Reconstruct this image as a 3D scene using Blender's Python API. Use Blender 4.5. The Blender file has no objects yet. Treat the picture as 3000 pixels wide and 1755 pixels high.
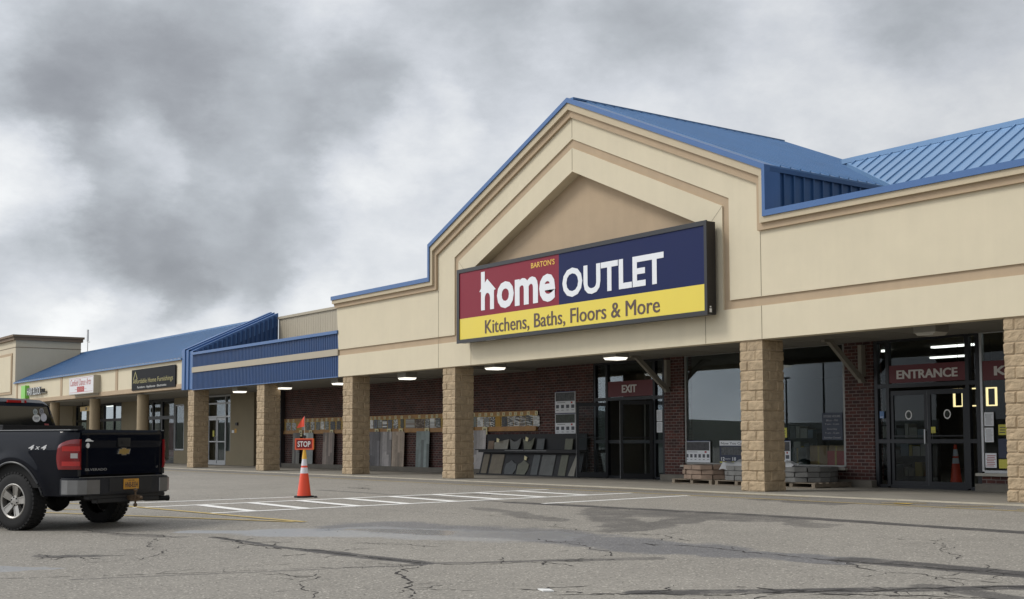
import bpy, bmesh, math, random
from mathutils import Vector, Matrix
random.seed(7)
S = bpy.context.scene
COL = S.collection
R = math.radians

# ---------------------------------------------------------------- camera
cam = bpy.data.cameras.new("camera")
cam.lens = 43.9; cam.sensor_width = 36.0; cam.shift_y = 0.0584
cam.clip_start = 0.1; cam.clip_end = 3000
camo = bpy.data.objects.new("camera", cam); COL.objects.link(camo)
_yaw, _pit, _rol = 0.9411, 0.06446, -0.00335
_f0 = Vector((-math.sin(_yaw), math.cos(_yaw), 0)); _r0 = Vector((math.cos(_yaw), math.sin(_yaw), 0)); _u0 = Vector((0, 0, 1))
_f = _f0*math.cos(_pit)+_u0*math.sin(_pit); _u = _u0*math.cos(_pit)-_f0*math.sin(_pit)
_r = _r0*math.cos(_rol)+_u*math.sin(_rol); _u = _u*math.cos(_rol)-_r0*math.sin(_rol)
M = Matrix((_r, _u, -_f)).transposed().to_4x4(); M.translation = Vector((17.363, -18.876, 1.057))
camo.matrix_world = M
S.camera = camo
S.render.engine = 'CYCLES'
S.view_settings.view_transform = 'Standard'; S.view_settings.look = 'None'
S.view_settings.exposure = 0.1; S.view_settings.gamma = 1.0
S.cycles.max_bounces = 8

# ---------------------------------------------------------------- sky
SUN_EL, SUN_AZ = R(46), R(214)          # azimuth measured clockwise from +Y
w = bpy.data.worlds.new("World"); S.world = w; w.use_nodes = True
nt = w.node_tree; nt.nodes.clear()
def N(t, **k):
    n = nt.nodes.new(t)
    for a, b in k.items(): setattr(n, a, b)
    return n
def L(a, b): nt.links.new(a, b)
def mth(op, a, b=None, clamp=False):
    n = N('ShaderNodeMath', operation=op); n.use_clamp = clamp
    for i, v in enumerate((a, b)):
        if v is None: continue
        if isinstance(v, (int, float)): n.inputs[i].default_value = v
        else: L(v, n.inputs[i])
    return n.outputs[0]
tc = N('ShaderNodeTexCoord')
# cloud field in direction space, flattened vertically; a noise warp breaks up the large masses
mpz = N('ShaderNodeMapping'); mpz.inputs['Scale'].default_value = (1.0, 1.0, 1.75); L(tc.outputs['Generated'], mpz.inputs['Vector'])
def wnoise(sc, det, ro, off, dist=0.0):
    m_ = N('ShaderNodeMapping'); m_.inputs['Location'].default_value = off; L(mpz.outputs[0], m_.inputs['Vector'])
    q = N('ShaderNodeTexNoise'); q.inputs['Scale'].default_value = sc; q.inputs['Detail'].default_value = det; q.inputs['Roughness'].default_value = ro; q.inputs['Distortion'].default_value = dist
    L(m_.outputs[0], q.inputs['Vector']); return q
wn = wnoise(6.5, 9, .62, (3.1, 0, 1.7))
wsub = N('ShaderNodeVectorMath', operation='SUBTRACT'); L(wn.outputs['Color'], wsub.inputs[0]); wsub.inputs[1].default_value = (0.5, 0.5, 0.5)
wsc = N('ShaderNodeVectorMath', operation='MULTIPLY'); L(wsub.outputs[0], wsc.inputs[0]); wsc.inputs[1].default_value = (.13, .13, .075)
wadd = N('ShaderNodeVectorMath', operation='ADD'); L(tc.outputs['Generated'], wadd.inputs[0]); L(wsc.outputs[0], wadd.inputs[1])
wnm = N('ShaderNodeVectorMath', operation='NORMALIZE'); L(wadd.outputs[0], wnm.inputs[0])
# cloud masses: direction, angular radius (deg), change of brightness
MASS = [((-0.932, 0.223, 0.286), 6.0, -0.20), ((-0.898, 0.324, 0.299), 7.0, -0.22), ((-0.877, 0.397, 0.270), 6.5, -0.28), ((-0.846, 0.469, 0.255), 4.5, -0.26), ((-0.917, 0.305, 0.258), 5.0, -0.22), ((-0.802, 0.520, 0.294), 6.5, -0.22), ((-0.844, 0.423, 0.330), 4.0, 0.08), ((-0.748, 0.579, 0.323), 6.0, -0.12), ((-0.686, 0.646, 0.335), 5.0, -0.20), ((-0.529, 0.786, 0.319), 5.5, -0.22), ((-0.938, 0.249, 0.241), 4.0, -0.12), ((-0.942, 0.289, 0.173), 4.2, -0.26), ((-0.930, 0.338, 0.144), 4.2, -0.30), ((-0.913, 0.383, 0.141), 4.2, -0.32), ((-0.933, 0.320, 0.164), 3.2, -0.14), ((-0.888, 0.432, 0.158), 3.5, -0.22), ((-0.927, 0.356, 0.122), 2.2, -0.15), ((-0.965, 0.235, 0.117), 3.0, -0.14), ((-0.872, 0.456, 0.180), 2.6, -0.08), ((-0.953, 0.230, 0.198), 3.4, 0.34), ((-0.941, 0.258, 0.218), 2.4, 0.10), ((-0.923, 0.318, 0.216), 2.6, 0.26), ((-0.844, 0.483, 0.233), 3.2, 0.30), ((-0.817, 0.520, 0.251), 2.6, 0.20), ((-0.919, 0.386, 0.080), 3.2, 0.26), ((-0.964, 0.255, 0.075), 3.6, 0.28), ((-0.882, 0.459, 0.105), 2.6, 0.18), ((-0.860, 0.468, 0.206), 2.4, 0.10), ((-0.948, 0.305, 0.091), 2.6, 0.20), ((-0.517, 0.819, 0.248), 5.0, 0.14), ((-0.625, 0.747, 0.226), 5.0, 0.10), ((-0.786, 0.573, 0.234), 4.0, 0.06), ((-0.673, 0.687, 0.273), 5.0, 0.02)]
acc = None
for d, rad, amp in MASS:
    dn = Vector(d).normalized()
    dt = N('ShaderNodeVectorMath', operation='DOT_PRODUCT'); L(wnm.outputs[0], dt.inputs[0]); dt.inputs[1].default_value = dn
    mr = N('ShaderNodeMapRange', interpolation_type='SMOOTHSTEP'); L(dt.outputs['Value'], mr.inputs[0])
    mr.inputs[1].default_value = math.cos(R(rad)); mr.inputs[2].default_value = math.cos(R(rad*.25))
    mr.inputs[3].default_value = 0; mr.inputs[4].default_value = amp*.68
    acc = mr.outputs[0] if acc is None else mth('ADD', acc, mr.outputs[0])
n1 = wnoise(4.2, 8, .5, (0, .4, 0), .25); n2 = wnoise(12, 10, .62, (5, 2, 1), 0)
v = mth('ADD', mth('MULTIPLY', mth('SUBTRACT', n1.outputs['Fac'], 0.5), 0.34), mth('MULTIPLY', mth('SUBTRACT', n2.outputs['Fac'], 0.5), 0.46))
v = mth('ADD', mth('ADD', v, acc), 0.655)
cr = N('ShaderNodeValToRGB'); L(v, cr.inputs[0])
el = cr.color_ramp.elements
el[0].position = 0.0; el[0].color = (0.23, 0.24, 0.262, 1)
el[1].position = 1.0; el[1].color = (0.93, 0.94, 0.94, 1)
for p_, c_ in ((0.22, (0.315, 0.33, 0.355, 1)), (0.42, (0.43, 0.455, 0.485, 1)), (0.60, (0.585, 0.61, 0.65, 1)), (0.80, (0.77, 0.785, 0.80, 1))):
    e = el.new(p_); e.color = c_
# thin daylight from the real sky model behind the deck
sky = N('ShaderNodeTexSky'); sky.sky_type = 'NISHITA'; sky.sun_disc = False
sky.sun_elevation = SUN_EL; sky.sun_rotation = SUN_AZ
skys = N('ShaderNodeVectorMath', operation='SCALE'); L(sky.outputs[0], skys.inputs[0]); skys.inputs['Scale'].default_value = 0.006
# cloud deck out of view: brightened south-west, dimmed east, to shape the facade light
sd = Vector((math.sin(SUN_AZ)*math.cos(SUN_EL), math.cos(SUN_AZ)*math.cos(SUN_EL), math.sin(SUN_EL)))
ds = N('ShaderNodeVectorMath', operation='DOT_PRODUCT'); L(tc.outputs['Generated'], ds.inputs[0]); ds.inputs[1].default_value = Vector((-.72, -.60, .38)).normalized()
gl = N('ShaderNodeMapRange'); gl.interpolation_type = 'LINEAR'; L(ds.outputs['Value'], gl.inputs[0])
gl.inputs[1].default_value = -0.55; gl.inputs[2].default_value = 0.25; gl.inputs[3].default_value = 0.55; gl.inputs[4].default_value = 1.0
g2_ = N('ShaderNodeMapRange'); L(ds.outputs['Value'], g2_.inputs[0]); g2_.inputs[1].default_value = 0.62; g2_.inputs[2].default_value = 1.0; g2_.inputs[3].default_value = 0.0; g2_.inputs[4].default_value = 1.3
gsum = mth('ADD', gl.outputs[0], g2_.outputs[0])
cs = N('ShaderNodeVectorMath', operation='SCALE'); L(cr.outputs[0], cs.inputs[0]); L(gsum, cs.inputs['Scale'])
tot = N('ShaderNodeVectorMath', operation='ADD'); L(cs.outputs[0], tot.inputs[0]); L(skys.outputs[0], tot.inputs[1])
bg = N('ShaderNodeBackground'); L(tot.outputs[0], bg.inputs[0]); bg.inputs[1].default_value = 1.0
wo = N('ShaderNodeOutputWorld'); L(bg.outputs[0], wo.inputs[0])

sun = bpy.data.lights.new("sun", 'SUN'); sun.energy = 1.5; sun.angle = R(18); sun.color = (1.0, 0.955, 0.88)
suno = bpy.data.objects.new("sun", sun); COL.objects.link(suno)
suno.rotation_euler = (-sd).to_track_quat('-Z', 'Y').to_euler()

# ---------------------------------------------------------------- materials
MATS = {}
def mat(name, col, rough=0.8, metal=0.0, var=0.0, vscale=8.0, bump=0.0, bscale=60.0, emit=0.0, coat=0.0, spec=None, streak=0.0, alpha=None, var2=None, vs2=1.0):
    if name in MATS: return MATS[name]
    m = bpy.data.materials.new(name); m.use_nodes = True
    n = m.node_tree; b = n.nodes['Principled BSDF']
    b.inputs['Base Color'].default_value = (*col, 1); b.inputs['Roughness'].default_value = rough
    b.inputs['Metallic'].default_value = metal
    if spec is not None: b.inputs['Specular IOR Level'].default_value = spec
    if coat: b.inputs['Coat Weight'].default_value = coat; b.inputs['Coat Roughness'].default_value = 0.06
    if emit:
        b.inputs['Emission Color'].default_value = (*col, 1); b.inputs['Emission Strength'].default_value = emit
    t = n.nodes.new('ShaderNodeTexCoord')
    if var:
        no = n.nodes.new('ShaderNodeTexNoise'); no.inputs['Scale'].default_value = vscale; no.inputs['Detail'].default_value = 6
        no.inputs['Roughness'].default_value = 0.65
        n.links.new(t.outputs['Object'], no.inputs['Vector'])
        fac = no.outputs['Fac']
        if streak:
            mp = n.nodes.new('ShaderNodeMapping'); mp.inputs['Scale'].default_value = (3.0, 3.0, 0.16)
            n.links.new(t.outputs['Object'], mp.inputs['Vector'])
            n2 = n.nodes.new('ShaderNodeTexNoise'); n2.inputs['Scale'].default_value = 1.6; n2.inputs['Detail'].default_value = 8
            n.links.new(mp.outputs[0], n2.inputs['Vector'])
            mx = n.nodes.new('ShaderNodeMath'); mx.operation = 'MULTIPLY_ADD'
            n.links.new(n2.outputs['Fac'], mx.inputs[0]); mx.inputs[1].default_value = streak
            n.links.new(no.outputs['Fac'], mx.inputs[2])
            sb = n.nodes.new('ShaderNodeMath'); sb.operation = 'SUBTRACT'; n.links.new(mx.outputs[0], sb.inputs[0]); sb.inputs[1].default_value = streak*0.5
            fac = sb.outputs[0]
        mr = n.nodes.new('ShaderNodeMapRange'); n.links.new(fac, mr.inputs[0])
        mr.inputs[1].default_value = 0.25; mr.inputs[2].default_value = 0.75
        mr.inputs[3].default_value = 1-var; mr.inputs[4].default_value = 1+var
        sc = n.nodes.new('ShaderNodeVectorMath'); sc.operation = 'SCALE'; sc.inputs[0].default_value = col
        n.links.new(mr.outputs[0], sc.inputs['Scale']); n.links.new(sc.outputs[0], b.inputs['Base Color'])
        rr = n.nodes.new('ShaderNodeMapRange'); n.links.new(no.outputs['Fac'], rr.inputs[0])
        rr.inputs[3].default_value = max(0.02, rough-0.12); rr.inputs[4].default_value = min(1, rough+0.12)
        n.links.new(rr.outputs[0], b.inputs['Roughness'])
    if bump:
        nb = n.nodes.new('ShaderNodeTexNoise'); nb.inputs['Scale'].default_value = bscale; nb.inputs['Detail'].default_value = 4
        n.links.new(t.outputs['Object'], nb.inputs['Vector'])
        bp = n.nodes.new('ShaderNodeBump'); bp.inputs['Strength'].default_value = bump; bp.inputs['Distance'].default_value = 0.01
        n.links.new(nb.outputs['Fac'], bp.inputs['Height']); n.links.new(bp.outputs[0], b.inputs['Normal'])
    MATS[name] = m
    return m

def glass(name, tint=(0.55, 0.6, 0.62), boost=1.0, rough=0.0):
    if name in MATS: return MATS[name]
    m = bpy.data.materials.new(name); m.use_nodes = True; n = m.node_tree; n.nodes.clear()
    o = n.nodes.new('ShaderNodeOutputMaterial'); mx = n.nodes.new('ShaderNodeMixShader')
    tr = n.nodes.new('ShaderNodeBsdfTransparent'); tr.inputs[0].default_value = (*tint, 1)
    g = n.nodes.new('ShaderNodeBsdfGlossy'); g.inputs['Roughness'].default_value = rough; g.inputs[0].default_value = (0.95, 0.97, 1, 1)
    fr = n.nodes.new('ShaderNodeFresnel'); fr.inputs[0].default_value = 1.5
    ma = n.nodes.new('ShaderNodeMath'); ma.operation = 'MULTIPLY_ADD'; ma.use_clamp = True
    n.links.new(fr.outputs[0], ma.inputs[0]); ma.inputs[1].default_value = .25*boost; ma.inputs[2].default_value = 0.0
    n.links.new(ma.outputs[0], mx.inputs[0]); n.links.new(tr.outputs[0], mx.inputs[1]); n.links.new(g.outputs[0], mx.inputs[2])
    n.links.new(mx.outputs[0], o.inputs[0]); MATS[name] = m
    return m

def brick_mat():
    m = bpy.data.materials.new('red_brick'); m.use_nodes = True; n = m.node_tree; b = n.nodes['Principled BSDF']
    g = n.nodes.new('ShaderNodeNewGeometry'); sp = n.nodes.new('ShaderNodeSeparateXYZ'); n.links.new(g.outputs['Position'], sp.inputs[0])
    ad = n.nodes.new('ShaderNodeMath'); ad.operation = 'ADD'; n.links.new(sp.outputs[0], ad.inputs[0]); n.links.new(sp.outputs[1], ad.inputs[1])
    cb = n.nodes.new('ShaderNodeCombineXYZ'); n.links.new(ad.outputs[0], cb.inputs[0]); n.links.new(sp.outputs[2], cb.inputs[1])
    bt = n.nodes.new('ShaderNodeTexBrick'); n.links.new(cb.outputs[0], bt.inputs['Vector'])
    bt.inputs['Scale'].default_value = 1; bt.inputs['Brick Width'].default_value = 0.205; bt.inputs['Row Height'].default_value = 0.0762
    bt.inputs['Mortar Size'].default_value = 0.009; bt.inputs['Mortar Smooth'].default_value = 0.15; bt.inputs['Bias'].default_value = 0.0
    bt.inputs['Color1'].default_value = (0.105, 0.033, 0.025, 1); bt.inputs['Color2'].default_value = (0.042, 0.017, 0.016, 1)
    bt.inputs['Mortar'].default_value = (0.17, 0.14, 0.125, 1)
    no = n.nodes.new('ShaderNodeTexNoise'); no.inputs['Scale'].default_value = 2.5; no.inputs['Detail'].default_value = 7
    n.links.new(g.outputs['Position'], no.inputs['Vector'])
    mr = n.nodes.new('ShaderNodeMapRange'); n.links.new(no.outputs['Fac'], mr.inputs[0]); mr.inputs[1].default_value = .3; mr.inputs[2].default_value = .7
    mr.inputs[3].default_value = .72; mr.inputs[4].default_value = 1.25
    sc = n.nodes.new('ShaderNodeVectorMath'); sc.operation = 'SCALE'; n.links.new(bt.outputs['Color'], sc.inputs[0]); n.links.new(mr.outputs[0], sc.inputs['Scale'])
    n.links.new(sc.outputs[0], b.inputs['Base Color']); b.inputs['Roughness'].default_value = .85
    bp = n.nodes.new('ShaderNodeBump'); bp.inputs['Distance'].default_value = .008; bp.inputs['Strength'].default_value = .7; bp.invert = True
    n.links.new(bt.outputs['Fac'], bp.inputs['Height']); n.links.new(bp.outputs[0], b.inputs['Normal'])
    return m

def asphalt_mat():
    m = bpy.data.materials.new('asphalt'); m.use_nodes = True; n = m.node_tree; b = n.nodes['Principled BSDF']
    def nd(t, **k):
        q = n.nodes.new(t)
        for a, c in k.items(): setattr(q, a, c)
        return q
    def ml(op, a, c=None, clamp=False, d=None):
        q = nd('ShaderNodeMath', operation=op); q.use_clamp = clamp
        for i, v in enumerate((a, c, d)):
            if v is None: continue
            if isinstance(v, (int, float)): q.inputs[i].default_value = v
            else: n.links.new(v, q.inputs[i])
        return q.outputs[0]
    g = nd('ShaderNodeNewGeometry')
    def noise(sc, det=6, ro=.6, vec=None):
        q = nd('ShaderNodeTexNoise'); q.inputs['Scale'].default_value = sc; q.inputs['Detail'].default_value = det; q.inputs['Roughness'].default_value = ro
        n.links.new(vec or g.outputs['Position'], q.inputs['Vector']); return q
    def smooth(v, a, c, lo=0., hi=1.):
        q = nd('ShaderNodeMapRange', interpolation_type='SMOOTHSTEP'); n.links.new(v, q.inputs[0])
        for i, x in enumerate((a, c, lo, hi)): q.inputs[i+1].default_value = x
        return q.outputs[0]
    nw = noise(1.3, 8, .65)
    ws = nd('ShaderNodeVectorMath', operation='SUBTRACT'); n.links.new(nw.outputs['Color'], ws.inputs[0]); ws.inputs[1].default_value = (.5, .5, .5)
    wm = nd('ShaderNodeVectorMath', operation='MULTIPLY'); n.links.new(ws.outputs[0], wm.inputs[0]); wm.inputs[1].default_value = (1.1, 1.1, 0)
    wa = nd('ShaderNodeVectorMath', operation='ADD'); n.links.new(g.outputs['Position'], wa.inputs[0]); n.links.new(wm.outputs[0], wa.inputs[1])
    wsm = nd('ShaderNodeVectorMath', operation='MULTIPLY'); n.links.new(ws.outputs[0], wsm.inputs[0]); wsm.inputs[1].default_value = (.22, .22, 0)
    was = nd('ShaderNodeVectorMath', operation='ADD'); n.links.new(g.outputs['Position'], was.inputs[0]); n.links.new(wsm.outputs[0], was.inputs[1])
    def seg(vec, p, q, wdt, amp):
        """soft stroke from p to q of half width wdt, result 0..amp"""
        p = Vector((*p, 0)); q = Vector((*q, 0)); d = q-p; ln = d.length; d /= ln; pn = Vector((-d.y, d.x, 0))
        s = nd('ShaderNodeVectorMath', operation='SUBTRACT'); n.links.new(vec, s.inputs[0]); s.inputs[1].default_value = p
        a = nd('ShaderNodeVectorMath', operation='DOT_PRODUCT'); n.links.new(s.outputs[0], a.inputs[0]); a.inputs[1].default_value = d
        c = nd('ShaderNodeVectorMath', operation='DOT_PRODUCT'); n.links.new(s.outputs[0], c.inputs[0]); c.inputs[1].default_value = pn
        al = ml('SUBTRACT', ml('ABSOLUTE', ml('SUBTRACT', a.outputs['Value'], ln/2)), ln/2)
        al = ml('MAXIMUM', al, 0.0)
        ds = ml('SQRT', ml('ADD', ml('MULTIPLY', al, al), ml('MULTIPLY', c.outputs['Value'], c.outputs['Value'])))
        return smooth(ds, wdt*1.25, wdt*.8, 0., amp)
    def mxs(lst):
        o = lst[0]
        for k in lst[1:]: o = ml('MAXIMUM', o, k)
        return o
    W, X = wa.outputs[0], was.outputs[0]
    # sealed joints and damp patches (dark), in metres on the lot
    dark = mxs([seg(X, (-9, -5.25), (-1.4, -5.2), .10, .45), seg(X, (-1.4, -5.2), (4.7, -4.72), .18, .75), seg(X, (4.7, -4.72), (8.6, -4.85), .16, .95), seg(X, (8.6, -4.85), (24, -5.5), .16, .9),
                seg(W, (2.2, -5.6), (4.9, -5.2), .55, .55), seg(W, (1.2, -5.3), (4.2, -7.3), .33, .5), seg(W, (4.0, -5.6), (4.8, -7.9), .30, .5), seg(W, (5.2, -5.2), (6.2, -5.7), .3, .45),
                seg(W, (-.4, -6.6), (2.6, -7.4), .22, .42), seg(W, (3.4, -1.9), (1.6, -1.6), .3, .5),
                seg(X, (9.2, -8.7), (11.4, -8.6), .22, .8), seg(X, (11.4, -8.6), (22, -9.5), .25, .7), 
                seg(X, (9.6, -11.9), (10.9, -10.2), .13, .8), seg(X, (10.9, -10.2), (12.2, -8.4), .13, .8), seg(X, (10.9, -9.9), (14, -10.4), .14, .6),
                seg(X, (1.6, -12.3), (4.4, -12.25), .06, .7), seg(X, (4.2, -12.2), (6.4, -12.0), .12, .75), seg(X, (6.4, -12.0), (7.1, -10.9), .07, .6), seg(X, (7.1, -10.9), (7.7, -10.0), .12, .5),
                seg(X, (5.2, -15.2), (6.5, -12.1), .035, .5),
                seg(W, (-.5, -13.3), (1.2, -12.6), .14, .35), seg(W, (2.6, -14.7), (3.1, -14.3), .12, .6)])
    # wide grey worn seal band with a bluish cast
    blue = mxs([seg(W, (1.6, -9.9), (4.4, -9.1), .75, .8), seg(W, (4.4, -9.2), (7.3, -9.1), .62, .9), seg(W, (7.3, -9.2), (9.2, -8.8), .36, .9)])
    wet_sheen = mxs([seg(X, (.5, -12.2), (1.9, -11.1), .22, 1.), seg(W, (1.6, -11.3), (3.1, -10.1), .62, 1.), seg(W, (2.2, -10.6), (4.6, -9.4), .7, .7), seg(W, (3.4, -15.9), (3.95, -15.25), .2, 1.)])
    brk = noise(2.3, 9, .7); brks = smooth(brk.outputs['Fac'], .36, .54, .6, 1.)
    dark = ml('MULTIPLY', ml('MULTIPLY', dark, brks), 1.35, True)
    big = noise(.22, 5, .55); med = noise(1.6, 7, .65); fine = noise(34, 5, .75); peb = nd('ShaderNodeTexVoronoi'); peb.inputs['Scale'].default_value = 60
    n.links.new(g.outputs['Position'], peb.inputs['Vector'])
    base = ml('ADD', ml('MULTIPLY', ml('SUBTRACT', big.outputs['Fac'], .5), .5), ml('MULTIPLY', ml('SUBTRACT', med.outputs['Fac'], .5), .30))
    base = ml('ADD', base, ml('MULTIPLY', ml('SUBTRACT', fine.outputs['Fac'], .5), 1.25))
    ps = nd('ShaderNodeSeparateColor'); n.links.new(peb.outputs['Color'], ps.inputs[0])
    light = smooth(ps.outputs[0], .90, .99, 0., .9); drk = smooth(ps.outputs[1], .88, .98, 0., -.5)
    base = ml('ADD', ml('ADD', base, light), drk)
    val = ml('MAXIMUM', ml('ADD', 1.0, base), .25)
    c0 = nd('ShaderNodeVectorMath', operation='SCALE'); c0.inputs[0].default_value = (.252, .233, .202); n.links.new(val, c0.inputs['Scale'])
    # the darker newer strip along the store drive
    sp = nd('ShaderNodeSeparateXYZ'); n.links.new(g.outputs['Position'], sp.inputs[0])
    sy = ml('ADD', sp.outputs[1], ml('MULTIPLY', ml('SUBTRACT', nw.outputs['Fac'], .5), .5))
    strip = smooth(sy, -1.9, -1.4, 0., .35)
    mA = nd('ShaderNodeMix', data_type='RGBA'); n.links.new(ml('MULTIPLY', blue, .9), mA.inputs[0]); n.links.new(c0.outputs[0], mA.inputs[6]); 
    cB = nd('ShaderNodeVectorMath', operation='SCALE'); cB.inputs[0].default_value = (.118, .118, .126); n.links.new(val, cB.inputs['Scale']); n.links.new(cB.outputs[0], mA.inputs[7])
    mB = nd('ShaderNodeMix', data_type='RGBA'); n.links.new(ml('MAXIMUM', dark, strip), mB.inputs[0]); n.links.new(mA.outputs[2], mB.inputs[6])
    cD = nd('ShaderNodeVectorMath', operation='SCALE'); cD.inputs[0].default_value = (.066, .061, .058); n.links.new(val, cD.inputs['Scale']); n.links.new(cD.outputs[0], mB.inputs[7])
    mC = nd('ShaderNodeMix', data_type='RGBA'); n.links.new(ml('MULTIPLY', wet_sheen, .5), mC.inputs[0]); n.links.new(mB.outputs[2], mC.inputs[6]); mC.inputs[7].default_value = (.31, .33, .36, 1)  # pale blue sky sheen of the wet patches, painted into the base colour
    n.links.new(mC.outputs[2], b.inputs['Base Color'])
    rg = ml('SUBTRACT', ml('SUBTRACT', .88, ml('MULTIPLY', blue, .22)), ml('MULTIPLY', wet_sheen, .50)); n.links.new(rg, b.inputs['Roughness'])
    b.inputs['Specular IOR Level'].default_value = .5
    hb = ml('ADD', ml('MULTIPLY', fine.outputs['Fac'], .7), ml('MULTIPLY', med.outputs['Fac'], 1.5))
    bp = nd('ShaderNodeBump'); bp.inputs['Distance'].default_value = .012
    n.links.new(ml('SUBTRACT', .7, ml('MULTIPLY', wet_sheen, .69)), bp.inputs['Strength']); n.links.new(hb, bp.inputs['Height']); n.links.new(bp.outputs[0], b.inputs['Normal'])
    return m

STUCCO = mat('cream_stucco', (.68, .605, .448), .9, var=.05, vscale=.9, bump=.45, bscale=120, streak=.35)
STUCCO2 = mat('cream_moulding', (.55, .465, .33), .88, var=.06, vscale=2, bump=.3, bscale=160)
TAN = mat('tan_stucco', (.46, .35, .235), .9, var=.07, vscale=1.6, bump=.35, bscale=150, streak=.4)
SEAM = mat('joint_sealant', (.23, .19, .13), .9)
BLUEROOF = mat('blue_roof_metal', (.085, .185, .355), .42, metal=.15, var=.10, vscale=.9, streak=.5)
BLUETRIM = mat('blue_trim_metal', (.055, .135, .32), .4, metal=.1, var=.08, vscale=2)
BLUEDARK = mat('blue_corrugated_metal', (.014, .055, .165), .5, metal=.1, var=.12, vscale=1.5, streak=.6)
BEIGEMETAL = mat('beige_metal', (.42, .37, .28), .6, var=.06, vscale=2)
BRICK = brick_mat()
BLOCK = mat('split_face_block', (.405, .31, .20), .95, var=.26, vscale=6, bump=.9, bscale=45)
MORTAR = mat('mortar_with_lit_edge', (.47, .375, .26), .95, var=.1)  # joint mortar, lightened to paint in light catching the block tops
CONC = mat('sidewalk_concrete', (.235, .215, .18), .92, var=.18, vscale=1.2, bump=.4, bscale=90)
CURB = mat('curb_edge', (.46, .42, .33), .9, var=.15, vscale=3)
PLINTH = mat('plinth_concrete', (.17, .155, .13), .9, var=.2, vscale=2, bump=.4)
SOFFIT = mat('soffit_panel', (.24, .228, .20), .85, var=.06, vscale=2)
TANWALL = mat('tan_wall', (.26, .22, .145), .9, var=.08, vscale=1.5, bump=.2, bscale=120)
DARKFRAME = mat('dark_bronze_frame', (.014, .016, .020), .4, metal=.3)
ALU = mat('aluminium_frame', (.42, .43, .44), .4, metal=.6, var=.05)
GREYMETAL = mat('grey_steel', (.22, .22, .21), .5, metal=.5, var=.1)
GLASS = glass('store_glass', (.80, .84, .85), .75)
BLACK = mat('black_plastic', (.010, .010, .011), .5)
WHITE = mat('white_paint', (.78, .78, .76), .6)
INTW = mat('interior_wall', (.16, .15, .13), .9, var=.1)
INTF = mat('interior_floor', (.10, .095, .085), .5, var=.1)

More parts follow.
